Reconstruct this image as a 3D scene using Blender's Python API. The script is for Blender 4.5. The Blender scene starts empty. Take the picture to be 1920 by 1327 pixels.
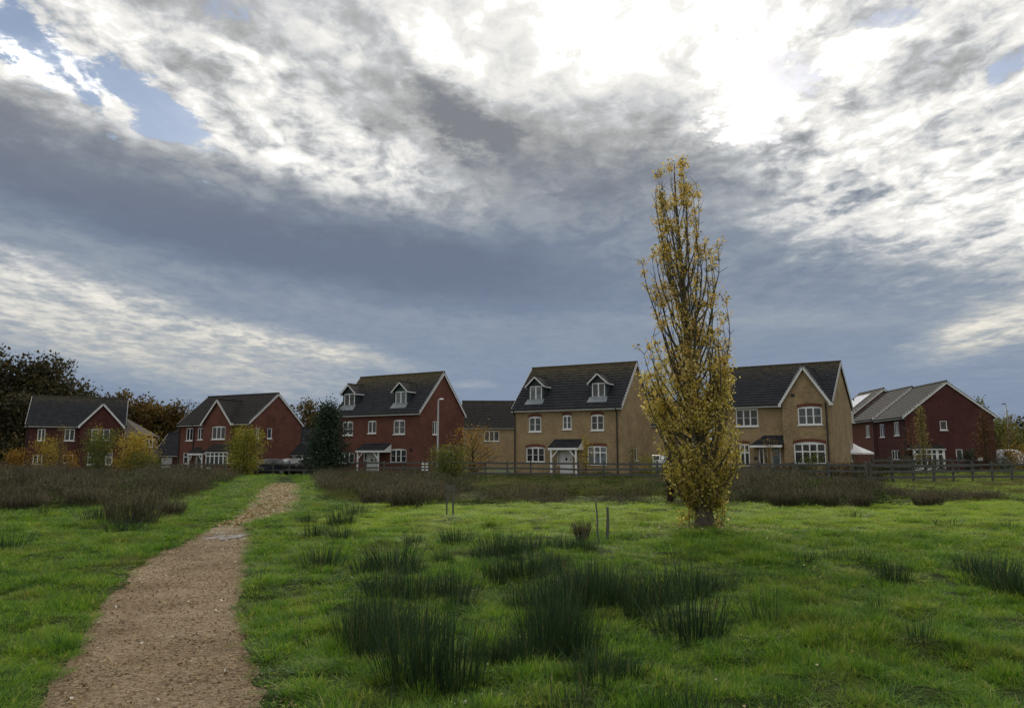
import bpy, bmesh, math, random
import numpy as np
from mathutils import Vector, Matrix, noise

scene = bpy.context.scene
COL = scene.collection
R = math.radians

# ------------------------------------------------------------------ camera
FPX, CXP, CYP, HOR, EYE = 1386.0, 960.0, 663.5, 853.0, 1.6
PITCH = math.atan((HOR - CYP) / FPX)
CP, SP = math.cos(PITCH), math.sin(PITCH)
cam_d = bpy.data.cameras.new("camera")
cam = bpy.data.objects.new("camera", cam_d)
COL.objects.link(cam)
cam.location = (0, 0, EYE)
cam.rotation_euler = (math.pi / 2 + PITCH, 0, 0)
cam_d.sensor_width = 36.0
cam_d.lens = FPX / 1920.0 * 36.0
cam_d.clip_start = 0.05
cam_d.clip_end = 6000
scene.camera = cam


def ray(px, py):
    """direction (world) through a point of the photograph"""
    u, v = (px - CXP) / FPX, (CYP - py) / FPX
    return Vector((u, CP - v * SP, SP + v * CP))


def azel(px, py):
    d = ray(px, py).normalized()
    return math.degrees(math.atan2(d.x, d.y)), math.degrees(math.asin(d.z))


# ------------------------------------------------------------------ node helper
class NT:
    def __init__(self, tree):
        self.t = tree
        self.n = tree.nodes
        self.l = tree.links

    def new(self, typ, **kw):
        nd = self.n.new(typ)
        for k, v in kw.items():
            setattr(nd, k, v)
        return nd

    def put(self, sock, v):
        if v is None:
            return
        if isinstance(v, bpy.types.NodeSocket):
            self.l.new(v, sock)
        else:
            try:
                sock.default_value = v
            except Exception:
                sock.default_value = tuple(v) + (1.0,)

    def m(self, op, a, b=None, c=None, clamp=False):
        nd = self.new('ShaderNodeMath', operation=op, use_clamp=clamp)
        self.put(nd.inputs[0], a)
        self.put(nd.inputs[1], b)
        self.put(nd.inputs[2], c)
        return nd.outputs[0]

    def vm(self, op, a, b=None, out=0):
        nd = self.new('ShaderNodeVectorMath', operation=op)
        self.put(nd.inputs[0], a)
        self.put(nd.inputs[1], b)
        return nd.outputs[out]

    def rng(self, v, a, b, c=0.0, d=1.0, smooth=False):
        nd = self.new('ShaderNodeMapRange', interpolation_type='SMOOTHSTEP' if smooth else 'LINEAR')
        nd.clamp = True
        self.put(nd.inputs[0], v)
        for i, x in enumerate((a, b, c, d)):
            self.put(nd.inputs[1 + i], x)
        return nd.outputs[0]

    def noise(self, vec, scale, detail=4, rough=0.55, dist=0.0, lac=2.0, out=0):
        nd = self.new('ShaderNodeTexNoise')
        self.put(nd.inputs['Vector'], vec)
        self.put(nd.inputs['Scale'], scale)
        self.put(nd.inputs['Detail'], detail)
        self.put(nd.inputs['Roughness'], rough)
        self.put(nd.inputs['Lacunarity'], lac)
        self.put(nd.inputs['Distortion'], dist)
        return nd.outputs[out]

    def mapping(self, vec, loc=(0, 0, 0), rot=(0, 0, 0), scale=(1, 1, 1), typ='POINT'):
        nd = self.new('ShaderNodeMapping', vector_type=typ)
        self.put(nd.inputs['Vector'], vec)
        nd.inputs['Location'].default_value = loc
        nd.inputs['Rotation'].default_value = rot
        nd.inputs['Scale'].default_value = scale
        return nd.outputs[0]

    def mix(self, f, a, b, typ='MIX'):
        nd = self.new('ShaderNodeMix', data_type='RGBA', blend_type=typ)
        self.put(nd.inputs[0], f)
        self.put(nd.inputs[6], a)
        self.put(nd.inputs[7], b)
        return nd.outputs[2]

    def ramp(self, f, stops, interp='LINEAR'):
        nd = self.new('ShaderNodeValToRGB')
        cr = nd.color_ramp
        cr.interpolation = interp
        while len(cr.elements) < len(stops):
            cr.elements.new(0.5)
        for e, (p, c) in zip(cr.elements, stops):
            e.position = p
            e.color = (*c, 1.0)
        self.put(nd.inputs[0], f)
        return nd.outputs[0]


# ------------------------------------------------------------------ sky
SUN_AZ, SUN_EL = 6.0, 27.0
world = bpy.data.worlds.new("World")
scene.world = world
world.use_nodes = True
world.node_tree.nodes.clear()
W = NT(world.node_tree)
SKY_STRENGTH = 0.1
gen = W.new('ShaderNodeTexCoord').outputs['Generated']
sep = W.new('ShaderNodeSeparateXYZ')
W.put(sep.inputs[0], gen)
dx, dy, dz = sep.outputs
az = W.m('MULTIPLY', W.m('ARCTAN2', dx, dy), 180 / math.pi)
el = W.m('MULTIPLY', W.m('ARCSINE', dz), 180 / math.pi)
# cloud plane: direction divided by height, so that the deck recedes to the horizon
zc = W.m('ADD', W.m('MAXIMUM', dz, 0.0), 0.07)
cmb = W.new('ShaderNodeCombineXYZ')
W.put(cmb.inputs[0], W.m('DIVIDE', dx, zc))
W.put(cmb.inputs[1], W.m('DIVIDE', dy, zc))
plane = cmb.outputs[0]
cmb = W.new('ShaderNodeCombineXYZ')
W.put(cmb.inputs[0], az)
W.put(cmb.inputs[1], el)
ae0 = cmb.outputs[0]
# ragged edges: the deck's outline is pushed about by noise
warp = W.vm('SUBTRACT', W.noise(plane, 2.2, 7, 0.72, out=1), (0.5, 0.5, 0.5))
ae = W.vm('ADD', ae0, W.vm('MULTIPLY', warp, (17.0, 10.0, 0)))
ae_soft = W.vm('ADD', ae0, W.vm('MULTIPLY', warp, (5.0, 2.0, 0)))
PXD = FPX * math.pi / 180


def blob(px, py, rx, ry, rot=0.0, amp=1.0, src=None, inner=0.0):
    """soft elliptical bank of cloud in azimuth and elevation"""
    a, e = azel(px, py)
    v = W.mapping(ae if src is None else src, (a, e, 0), (0, 0, R(-rot)), (rx / PXD, ry / PXD, 1), 'TEXTURE')
    r = W.vm('LENGTH', v, out=1)
    return W.rng(r, inner, 1.0, amp, 0.0, True)


def total(items):
    s = items[0]
    for i in items[1:]:
        s = W.m('ADD', s, i)
    return s


sky_t = W.new('ShaderNodeTexSky', sky_type='NISHITA')
sky_t.sun_disc = False
sky_t.sun_elevation = R(SUN_EL)
sky_t.sun_rotation = R(SUN_AZ)
sky_t.altitude = 50
sky_t.air_density = 1.0
sky_t.dust_density = 1.0
sky_t.ozone_density = 1.5

stretch = W.mapping(plane, rot=(0, 0, R(-12)), scale=(1.0, 0.33, 1))
puff = W.noise(W.mapping(plane, rot=(0, 0, R(-12)), scale=(1.0, 0.7, 1)), 7.5, 7, 0.56, 0.4)
curd = W.noise(W.mapping(plane, rot=(0, 0, R(-20)), scale=(1.0, 0.75, 1)), 16.0, 6, 0.6, 0.6)
bank = W.noise(stretch, 2.1, 4, 0.55, 0.3)
streak = W.noise(W.mapping(plane, rot=(0, 0, R(-14)), scale=(1.0, 0.42, 1)), 4.2, 5, 0.6, 0.5)
fine = W.noise(plane, 17.0, 4, 0.6, 0.2)

# brightness of the cloud deck
white = total([
    blob(340, 175, 640, 180, 14, 0.64, inner=0.45),
    blob(60, 130, 260, 120, 20, 0.15),
    blob(1780, 190, 580, 320, 24, 0.66, inner=0.45),
    blob(680, 60, 360, 150, 0, 0.34),
    blob(170, 605, 640, 105, 12, 0.36, src=ae_soft, inner=0.25),
    blob(560, 648, 330, 34, 9, 0.36, src=ae_soft),
    blob(60, 508, 330, 36, 13, 0.24, src=ae_soft),
    blob(1860, 620, 170, 46, -14, 0.42, src=ae_soft),
    blob(1960, 560, 260, 150, 0, 0.15),
])
low = total([
    W.rng(el, 4, 22, 0.235, 0.335),
    blob(380, 385, 1000, 128, 9, -0.30, src=ae_soft, inner=0.45),
    blob(1250, 470, 620, 130, 10, -0.06),
    blob(850, 215, 170, 75, 35, -0.50, inner=0.2),
    blob(1130, 300, 460, 80, 6, -0.24, inner=0.3),
    blob(640, 180, 190, 80, 10, -0.3),
    blob(1560, 340, 260, 60, 24, -0.2),
    blob(870, 425, 170, 28, 25, 0.1, src=ae_soft),
    blob(890, 722, 60, 14, 0, 0.16, src=ae_soft),
    blob(1450, 600, 520, 26, 3, 0.10, src=ae_soft),
    blob(1450, 400, 420, 60, 14, 0.12),
])
glow = blob(1090, 0, 760, 330, 4, 0.62, inner=0.1)
core = blob(1130, 30, 560, 290, 3, 0.44, inner=0.0)
amp = W.m('ADD', W.m('MULTIPLY', white, 1.35), W.rng(el, 8, 20, 0.07, 0.22))
amp = W.m('ADD', amp, W.m('MULTIPLY', glow, 0.75))
calm = blob(420, 395, 1050, 125, 9, 0.72, src=ae_soft, inner=0.4)
amp = W.m('MULTIPLY', amp, W.m('SUBTRACT', 1.0, calm))
white = W.m('MULTIPLY', white, W.m('SUBTRACT', 1.0, W.m('MULTIPLY', calm, 0.8)))
rough = W.rng(el, 6, 17, 0.45, 1.0)
tex = total([
    W.m('MULTIPLY', W.m('SUBTRACT', W.rng(puff, 0.36, 0.62, 0, 1, True), 0.5), W.m('MULTIPLY', rough, 0.62)),
    W.m('MULTIPLY', W.m('SUBTRACT', W.rng(curd, 0.36, 0.62, 0, 1, True), 0.5), W.m('MULTIPLY', rough, 0.26)),
    W.m('MULTIPLY', W.m('SUBTRACT', bank, 0.5), 1.1),
    W.m('MULTIPLY', W.m('SUBTRACT', streak, 0.5), 0.9),
    W.m('MULTIPLY', W.m('MULTIPLY', W.m('SUBTRACT', fine, 0.5), 0.7), rough),
])
t = total([low, white, glow, core, W.m('MULTIPLY', tex, amp)])
# behind the viewer the deck is broken and lit from the front
back = W.rng(dy, 0.25, -0.35, 0.0, 1.0, True)
over = W.rng(el, 36, 60, 0.0, 1.0, True)
t = W.m('ADD', t, W.m('MULTIPLY', W.m('MAXIMUM', back, over), W.m('MULTIPLY_ADD', bank, 1.0, 0.05)))
t = W.m('ADD', t, W.m('MULTIPLY', over, 0.45))
cloud = W.ramp(W.m('MULTIPLY', t, 0.5), [
    (0.0, (0.155, 0.190, 0.265)), (0.09, (0.20, 0.245, 0.325)), (0.19, (0.31, 0.352, 0.41)),
    (0.29, (0.45, 0.48, 0.515)), (0.38, (0.64, 0.65, 0.655)), (0.50, (0.84, 0.83, 0.80)), (0.64, (1.0, 0.985, 0.93)), (1.0, (1.0, 0.98, 0.93))])
boost = W.rng(t, 1.2, 2.0, 1.0, 3.0)
lowblue = W.m('MULTIPLY', W.rng(el, 15, 6, 0, 1), W.rng(t, 0.6, 0.25, 0, 1))
cloud = W.mix(lowblue, cloud, W.mix(1.0, cloud, (1.0, 1.06, 1.13), 'MULTIPLY'))
warm = W.rng(el, 14, 2, 0.0, 1.0)
cloud = W.mix(W.m('MULTIPLY', warm, W.rng(t, 0.3, 0.8, 0.0, 0.9)), cloud, W.mix(1.0, cloud, (1.05, 0.98, 0.80), 'MULTIPLY'))
grey = W.m('MULTIPLY', W.rng(el, 16, 24, 0, 1), W.rng(t, 0.7, 0.2, 0, 1))
cloud = W.mix(grey, cloud, W.mix(1.0, cloud, (1.42, 1.22, 0.98), 'MULTIPLY'))
cloud = W.vm('MULTIPLY', cloud, W.vm('MULTIPLY', (1 / SKY_STRENGTH,) * 3, boost))
hole = total([
    blob(150, 120, 380, 95, 22, 0.95, inner=0.2),
    blob(330, 190, 160, 60, 20, 0.6),
    blob(20, 40, 160, 70, 10, 0.5),
    blob(440, 8, 150, 34, 5, 0.75),
    blob(1420, 150, 120, 200, 32, 1.0, inner=0.15),
    blob(1650, 80, 360, 50, -14, 0.72),
    blob(1800, 140, 240, 34, -16, 0.6),
    W.m('MULTIPLY', W.m('MAXIMUM', back, over), 0.55),
])
hole_in = W.rng(hole, 0.02, 0.2, 0, 1)
hole = W.m('SUBTRACT', W.m('ADD', hole, W.m('MULTIPLY', W.m('SUBTRACT', puff, 0.48), -3.4)), W.m('MULTIPLY', W.m('SUBTRACT', fine, 0.5), 0.9))
hole = W.m('MULTIPLY', W.m('MULTIPLY', W.rng(hole, 0.40, 0.95, 0, 0.92, True), hole_in), W.rng(core, 0.25, 0.05, 0, 1))
blue = W.vm('MULTIPLY', sky_t.outputs[0], (1.0, 1.0, 1.0))
skycol = W.mix(hole, cloud, blue)
bg = W.new('ShaderNodeBackground')
W.put(bg.inputs[0], skycol)
bg.inputs[1].default_value = SKY_STRENGTH
W.l.new(bg.outputs[0], W.new('ShaderNodeOutputWorld').inputs[0])
world.cycles.sampling_method = 'MANUAL'
world.cycles.sample_map_resolution = 1024

# ------------------------------------------------------------------ sun and exposure
sun_d = bpy.data.lights.new("sun", 'SUN')
sun_d.energy = 1.4
sun_d.angle = R(14)
sun_d.color = (1.0, 0.93, 0.82)
sun = bpy.data.objects.new("sun", sun_d)
COL.objects.link(sun)
_s = Vector((math.sin(R(SUN_AZ)) * math.cos(R(SUN_EL)), math.cos(R(SUN_AZ)) * math.cos(R(SUN_EL)), math.sin(R(SUN_EL))))
sun.rotation_euler = (-_s).to_track_quat('-Z', 'Y').to_euler()
sun.location = (0, 0, 40)
vs = scene.view_settings
vs.view_transform = 'Standard'
vs.look = 'None'
vs.gamma = 1
vs.use_curve_mapping = False
vs.exposure = 0.0

# ------------------------------------------------------------------ small tools
def smooth(a, b, x):
    t = min(1.0, max(0.0, (x - a) / (b - a)))
    return t * t * (3 - 2 * t)


def tag(o, label=None, cat=None, group=None, kind=None):
    if label:
        o["label"] = label
    if cat:
        o["category"] = cat
    if group:
        o["group"] = group
    if kind:
        o["kind"] = kind
    return o


def link(o, parent=None):
    COL.objects.link(o)
    if parent is not None:
        o.parent = parent
    return o


def empty(name, loc, rz=0.0):
    o = bpy.data.objects.new(name, None)
    o.empty_display_size = 0.3
    o.location = loc
    o.rotation_euler = (0, 0, rz)
    return link(o)


class MB:
    """collects boxes, bars, tubes and polygons into one mesh"""

    def __init__(self, T=None):
        self.v, self.f, self.mi = [], [], []
        self.T = T
        self.cur = 0

    def add(self, pts, faces):
        b = len(self.v)
        for p in pts:
            p = self.T(*p) if self.T else p
            self.v.append(tuple(p))
        for f in faces:
            self.f.append([b + i for i in f])
            self.mi.append(self.cur)
        return self

    def poly(self, pts):
        return self.add(pts, [list(range(len(pts)))])

    def box(self, x0, y0, z0, x1, y1, z1):
        return self.add([(x0, y0, z0), (x1, y0, z0), (x1, y1, z0), (x0, y1, z0), (x0, y0, z1), (x1, y0, z1), (x1, y1, z1), (x0, y1, z1)],
                        [(0, 3, 2, 1), (4, 5, 6, 7), (0, 1, 5, 4), (1, 2, 6, 5), (2, 3, 7, 6), (3, 0, 4, 7)])

    def bar(self, p, q, w, h, up=(0, 0, 1)):
        """box from p to q, w across, h along up"""
        p, q, up = Vector(p), Vector(q), Vector(up)
        d = (q - p).normalized()
        s = d.cross(up)
        if s.length < 1e-4:
            s = d.cross(Vector((0, 1, 0)))
        s.normalize()
        n = s.cross(d).normalized()
        a, b = s * w / 2, n * h / 2
        P = [p - a - b, p + a - b, p + a + b, p - a + b, q - a - b, q + a - b, q + a + b, q - a + b]
        return self.add(P, [(0, 3, 2, 1), (4, 5, 6, 7), (0, 1, 5, 4), (1, 2, 6, 5), (2, 3, 7, 6), (3, 0, 4, 7)])

    def tube(self, pts, rad, sides=6, cap=True):
        pts = [Vector(p) for p in pts]
        n = len(pts)
        if not isinstance(rad, (list, tuple)):
            rad = [rad] * n
        ring = []
        ref = Vector((0.31, 0.77, 0.12))
        for i in range(n):
            d = (pts[min(i + 1, n - 1)] - pts[max(i - 1, 0)])
            if d.length < 1e-9:
                d = Vector((0, 0, 1))
            d.normalize()
            a = d.cross(ref)
            if a.length < 0.05:
                a = d.cross(Vector((1, 0, 0)))
            a.normalize()
            b = d.cross(a)
            for k in range(sides):
                t = 2 * math.pi * k / sides
                ring.append(pts[i] + (a * math.cos(t) + b * math.sin(t)) * rad[i])
        F = []
        for i in range(n - 1):
            for k in range(sides):
                k2 = (k + 1) % sides
                F.append((i * sides + k, i * sides + k2, (i + 1) * sides + k2, (i + 1) * sides + k))
        if cap:
            F.append(tuple(range(sides))[::-1])
            F.append(tuple(range((n - 1) * sides, n * sides)))
        return self.add(ring, F)

    def build(self, name, mat, parent=None, smooth_=False):
        me = bpy.data.meshes.new(name)
        me.from_pydata(self.v, [], self.f)
        mats = mat if isinstance(mat, (list, tuple)) else [mat]
        for m_ in mats:
            me.materials.append(m_)
        if len(mats) > 1:
            me.polygons.foreach_set('material_index', self.mi)
        if smooth_:
            me.polygons.foreach_set('use_smooth', [True] * len(me.polygons))
        me.update()
        return link(bpy.data.objects.new(name, me), parent)


def np_mesh(name, V, quads, mat, tint=None, tris=None):
    """mesh from arrays; quads N x 4, tris N x 3"""
    me = bpy.data.meshes.new(name)
    V = np.asarray(V, np.float32).reshape(-1, 3)
    parts = []
    if quads is not None and len(quads):
        parts.append(np.asarray(quads, np.int32))
    if tris is not None and len(tris):
        parts.append(np.asarray(tris, np.int32))
    nl = sum(p.size for p in parts)
    npoly = sum(len(p) for p in parts)
    me.vertices.add(len(V))
    me.vertices.foreach_set('co', V.ravel())
    me.loops.add(nl)
    me.loops.foreach_set('vertex_index', np.concatenate([p.ravel() for p in parts]))
    me.polygons.add(npoly)
    starts, c = [], 0
    for p in parts:
        starts.append(c + np.arange(len(p), dtype=np.int32) * p.shape[1])
        c += p.size
    me.polygons.foreach_set('loop_start', np.concatenate(starts))
    me.update(calc_edges=True)
    me.validate()
    if tint is not None:
        at = me.attributes.new('tint', 'FLOAT', 'POINT')
        at.data.foreach_set('value', np.asarray(tint, np.float32))
    me.materials.append(mat)
    return me


def leaf_mesh(name, P, size, mat, tint, rng, aspect=0.75, flat=0.0):
    """one small folded leaf per point"""
    P = np.asarray(P, np.float64)
    n = len(P)
    a = rng.normal(size=(n, 3))
    a[:, 2] = a[:, 2] * (1 - flat) - 0.25
    a /= np.linalg.norm(a, axis=1)[:, None]
    b = rng.normal(size=(n, 3))
    b[:, 2] *= (1 - flat)
    b -= a * (a * b).sum(1)[:, None]
    b /= np.linalg.norm(b, axis=1)[:, None]
    c = np.cross(a, b)
    s = np.asarray(size)[:, None]
    V = np.stack([P - a * s * .5, P + b * s * .5 * aspect + c * s * .12, P + a * s * .5, P - b * s * .5 * aspect + c * s * .12], 1)
    Q = np.arange(4 * n).reshape(n, 4)
    return np_mesh(name, V, Q, mat, np.repeat(tint, 4))


def ribbons(base, heading, length, width, lean, bend, rng, K=3, tint=None):
    """grass-like blades: arrays of base point, heading (rad), length, width, lean (rad from vertical), bend"""
    n = len(base)
    h = np.stack([np.cos(heading), np.sin(heading), np.zeros(n)], 1)
    side = np.stack([-np.sin(heading + rng.normal(0, .6, n)), np.cos(heading + rng.normal(0, .6, n)), np.zeros(n)], 1)
    side /= np.linalg.norm(side, axis=1)[:, None]
    p = base.copy()
    V = []
    for k in range(K + 1):
        w = width * (1 - (k / K) ** 1.6) + width * 0.06
        V.append(p - side * (w / 2)[:, None])
        V.append(p + side * (w / 2)[:, None])
        ang = lean + bend * (k / K)
        p = p + (h * np.sin(ang)[:, None] + np.array([0, 0, 1.0]) * np.cos(ang)[:, None]) * (length / K)[:, None]
    V = np.stack(V, 1)                       # n, 2(K+1), 3
    o = (np.arange(n) * 2 * (K + 1))[:, None]
    Q = np.concatenate([o + np.array([2 * k, 2 * k + 1, 2 * k + 3, 2 * k + 2]) for k in range(K)], 0)
    t = None if tint is None else np.repeat(tint, 2 * (K + 1))
    return V.reshape(-1, 3), Q, t


# ------------------------------------------------------------------ terrain
def path_edges(y):
    """left and right edge of the trodden path at distance y"""
    T = [(-6, -2.0, -0.3), (2.0, -2.45, -1.2), (4.68, -2.9, -1.5), (5.6, -3.26, -1.86), (6.4, -3.55, -2.2), (8.0, -4.3, -2.88), (9.77, -5.0, -3.47),
         (11.9, -5.65, -4.2), (14.6, -6.2, -5.05), (15.8, -6.5, -5.5), (17.0, -6.75, -6.0), (19.0, -7.1, -6.2), (22.0, -7.9, -6.5),
         (27.0, -9.3, -7.7), (35.0, -11.7, -10.0), (43.0, -13.8, -12.3), (52, -16.5, -15), (60, -19.0, -17.5)]
    for (a, b) in zip(T[:-1], T[1:]):
        if a[0] <= y <= b[0]:
            t = (y - a[0]) / (b[0] - a[0])
            return a[1] + (b[1] - a[1]) * t, a[2] + (b[2] - a[2]) * t
    return (T[0][1], T[0][2]) if y < T[0][0] else (T[-1][1], T[-1][2])


def on_path(x, y):
    """1 inside the path, falling to 0 over its verges"""
    if y < -6 or y > 60:
        return 0.0
    l, r = path_edges(y)
    c, hw = (l + r) / 2, (r - l) / 2
    return 1 - smooth(hw * 0.85, hw * 1.2 + 0.12, abs(x - c))


def land(x, y):
    """broad lie of the land"""
    z = -0.014 * max(0.0, -x - 5) * smooth(48, 75, y) * (1 if x > -60 else 1)
    z = max(z, -0.9)
    z += 0.12 * smooth(0, 10, x) * smooth(48, 60, y)
    return z


def hgt(x, y):
    z = land(x, y)
    k = 1 - on_path(x, y)
    z += 0.05 * noise.noise(Vector((x * .35, y * .35, 1.7)))
    if y < 30 and k > 0:
        z += k * (0.07 * noise.noise(Vector((x * 1.1, y * 1.1, 9.1))) + 0.055 * noise.noise(Vector((x * 3.1, y * 3.1, 4.2))))
    return z


def gpt(px, py):
    """point of the ground seen at a pixel (flat ground first, then the land)"""
    d = ray(px, py)
    z = 0.0
    for _ in range(4):
        t = (z - EYE) / d.z
        x, y = d.x * t, d.y * t
        z = land(x, y)
    return x, y


def atd(px, y):
    """x of a pixel column at distance y (near the horizon)"""
    d = ray(px, 850)
    return d.x / d.y * y


# ------------------------------------------------------------------ materials
def material(name):
    m = bpy.data.materials.new(name)
    m.use_nodes = True
    m.node_tree.nodes.clear()
    t = NT(m.node_tree)
    out = t.new('ShaderNodeOutputMaterial')
    return m, t, out


def principled(t, out, col, rough=0.6, spec=0.5, metal=0.0, bump=None, bstr=0.3, bdist=0.02):
    p = t.new('ShaderNodeBsdfPrincipled')
    t.put(p.inputs['Base Color'], col)
    t.put(p.inputs['Roughness'], rough)
    t.put(p.inputs['Specular IOR Level'], spec)
    t.put(p.inputs['Metallic'], metal)
    if bump is not None:
        b = t.new('ShaderNodeBump')
        b.inputs['Strength'].default_value = bstr
        b.inputs['Distance'].default_value = bdist
        t.put(b.inputs['Height'], bump)
        t.l.new(b.outputs[0], p.inputs['Normal'])
    t.l.new(p.outputs[0], out.inputs[0])
    return p


def plain(name, col, rough=0.6, spec=0.4, metal=0.0, var=0.12, scale=3.0):
    m, t, out = material(name)
    pos = t.new('ShaderNodeTexCoord').outputs['Object']
    n = t.noise(pos, scale, 4, 0.6)
    c = t.mix(t.rng(n, 0.3, 0.7), tuple(x * (1 - var) for x in col), tuple(min(1, x * (1 + var)) for x in col))
    principled(t, out, c, rough, spec, metal)
    return m


def leafy(name, stops, rough=0.55, trans=0.45, patch=None, pscale=0.6, dead=0.0):
    """leaf or blade material: colour by each leaf's own tint, some light through it"""
    m, t, out = material(name)
    a = t.new('ShaderNodeAttribute')
    a.attribute_name = 'tint'
    f = a.outputs['Fac']
    geo = t.new('ShaderNodeNewGeometry').outputs['Position']
    n = t.noise(geo, pscale, 3, 0.6)
    f = t.m('ADD', f, t.m('MULTIPLY', t.m('SUBTRACT', n, 0.5), 0.8 if patch is None else patch), clamp=True)
    c = t.ramp(f, stops)
    if dead:                          # patches of withered growth
        dn = t.noise(geo, 0.75, 5, 0.65)
        c = t.mix(t.rng(dn, 0.52, 0.70, 0, dead), c, (0.20, 0.165, 0.060))
    d = t.new('ShaderNodeBsdfPrincipled')
    t.put(d.inputs['Base Color'], c)
    t.put(d.inputs['Roughness'], rough)
    t.put(d.inputs['Specular IOR Level'], 0.25 if rough < .8 else 0.03)
    tr = t.new('ShaderNodeBsdfTranslucent')
    t.put(tr.inputs[0], t.mix(1.0, c, (1.25, 1.2, 0.7), 'MULTIPLY'))
    mx = t.new('ShaderNodeMixShader')
    mx.inputs[0].default_value = trans
    t.l.new(d.outputs[0], mx.inputs[1])
    t.l.new(tr.outputs[0], mx.inputs[2])
    t.l.new(mx.outputs[0], out.inputs[0])
    return m


def brick(name, c1, c2, mortar):
    m, t, out = material(name)
    obj = t.new('ShaderNodeTexCoord').outputs['Object']
    s = t.new('ShaderNodeSeparateXYZ')
    t.put(s.inputs[0], obj)
    cm = t.new('ShaderNodeCombineXYZ')
    t.put(cm.inputs[0], t.m('ADD', s.outputs[0], s.outputs[1]))
    t.put(cm.inputs[1], s.outputs[2])
    b = t.new('ShaderNodeTexBrick')
    t.put(b.inputs['Vector'], cm.outputs[0])
    t.put(b.inputs['Color1'], c1)
    t.put(b.inputs['Color2'], c2)
    t.put(b.inputs['Mortar'], mortar)
    b.inputs['Scale'].default_value = 1.0
    b.inputs['Brick Width'].default_value = 0.225
    b.inputs['Row Height'].default_value = 0.075
    b.inputs['Mortar Size'].default_value = 0.006
    b.inputs['Bias'].default_value = -0.1
    n = t.noise(obj, 0.9, 5, 0.65)
    n2 = t.noise(t.mapping(obj, scale=(6, 6, 13)), 1.0, 2, 0.6)
    f = t.m('ADD', t.rng(n, 0.25, 0.75, 0.70, 1.25), t.m('MULTIPLY', t.m('SUBTRACT', n2, 0.5), 1.0))
    cf = t.new('ShaderNodeCombineXYZ')
    for i in range(3):
        t.put(cf.inputs[i], f)
    col = t.mix(1.0, b.outputs[0], cf.outputs[0], 'MULTIPLY')
    principled(t, out, col, 0.9, 0.2, bump=b.outputs['Fac'], bstr=-0.3, bdist=0.006)
    return m


def tiles(name, ca, cb, moss=0.0, mosscol=(0.16, 0.12, 0.03), zr=8.5):
    """concrete roof tiles: each tile its own tone, lichen thickest by the ridge"""
    m, t, out = material(name)
    obj = t.new('ShaderNodeTexCoord').outputs['Object']
    cell = t.vm('FLOOR', t.vm('MULTIPLY', obj, (3.2, 3.2, 4.6)))
    w = t.new('ShaderNodeTexWhiteNoise')
    t.put(w.inputs['Vector'], cell)
    n = t.noise(obj, 1.1, 5, 0.65)
    f = t.m('ADD', t.m('MULTIPLY', w.outputs['Value'], 0.55), t.m('MULTIPLY', n, 0.5), clamp=True)
    c = t.mix(f, ca, cb)
    if moss:
        s = t.new('ShaderNodeSeparateXYZ')
        t.put(s.inputs[0], obj)
        k = t.rng(s.outputs[2], zr - 2.2, zr, 0.0, 1.0)
        n3 = t.noise(obj, 5.0, 5, 0.7)
        g = t.m('MULTIPLY', t.rng(t.m('ADD', n3, t.m('MULTIPLY', k, 0.32)), 0.6, 0.85), moss, clamp=True)
        c = t.mix(g, c, mosscol)
    principled(t, out, c, 0.8, 0.15, bump=t.noise(obj, 30, 3), bstr=0.25, bdist=0.01)
    return m


M = {}
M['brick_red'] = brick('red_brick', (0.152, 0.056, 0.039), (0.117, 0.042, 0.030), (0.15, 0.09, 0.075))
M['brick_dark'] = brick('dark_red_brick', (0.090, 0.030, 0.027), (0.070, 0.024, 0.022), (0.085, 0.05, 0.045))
M['brick_buff'] = brick('buff_brick', (0.335, 0.240, 0.130), (0.270, 0.190, 0.102), (0.29, 0.23, 0.15))
M['brick_head'] = brick('brown_brick', (0.17, 0.062, 0.04), (0.13, 0.045, 0.03), (0.15, 0.08, 0.06))
M['tile_dark'] = tiles('dark_roof_tile', (0.012, 0.0135, 0.018), (0.034, 0.035, 0.041), 0.42, zr=8.9)
M['tile_grey'] = tiles('grey_roof_tile', (0.018, 0.0165, 0.0165), (0.040, 0.036, 0.035), 0.2, zr=9.5)
M['tile_brown'] = tiles('brown_roof_tile', (0.075, 0.062, 0.052), (0.125, 0.105, 0.088), 0.2, zr=9.5)
M['white'] = plain('white_plastic', (0.78, 0.78, 0.77), 0.35, 0.5, var=0.04)
M['fascia'] = plain('white_board', (0.66, 0.66, 0.65), 0.5, 0.4, var=0.08)
M['black'] = plain('black_plastic', (0.016, 0.016, 0.018), 0.45, 0.4)
M['slate'] = plain('slate_cladding', (0.035, 0.052, 0.058), 0.6, 0.4)
M['lead'] = plain('lead_sheet', (0.16, 0.18, 0.20), 0.5, 0.5, var=0.25)
M['garage'] = plain('garage_door_paint', (0.55, 0.56, 0.60), 0.45, 0.4, var=0.05)
M['galv'] = plain('galvanised_steel', (0.22, 0.23, 0.235), 0.45, 0.5, 0.3, var=0.1)
M['door_green'] = plain('sage_door_paint', (0.20, 0.24, 0.22), 0.4, 0.5)
M['metal_dark'] = plain('dark_metal', (0.05, 0.05, 0.055), 0.4, 0.5, 0.5)
M['tyre'] = plain('tyre_rubber', (0.015, 0.015, 0.015), 0.85, 0.2)
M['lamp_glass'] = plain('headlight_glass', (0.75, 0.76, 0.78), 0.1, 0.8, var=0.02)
M['red_lens'] = plain('tail_lens', (0.35, 0.02, 0.015), 0.2, 0.6)
M['plate'] = plain('number_plate', (0.75, 0.75, 0.72), 0.4, 0.4, var=0.03)
M['canvas'] = plain('white_canvas', (0.72, 0.72, 0.73), 0.7, 0.2, var=0.06)


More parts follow.
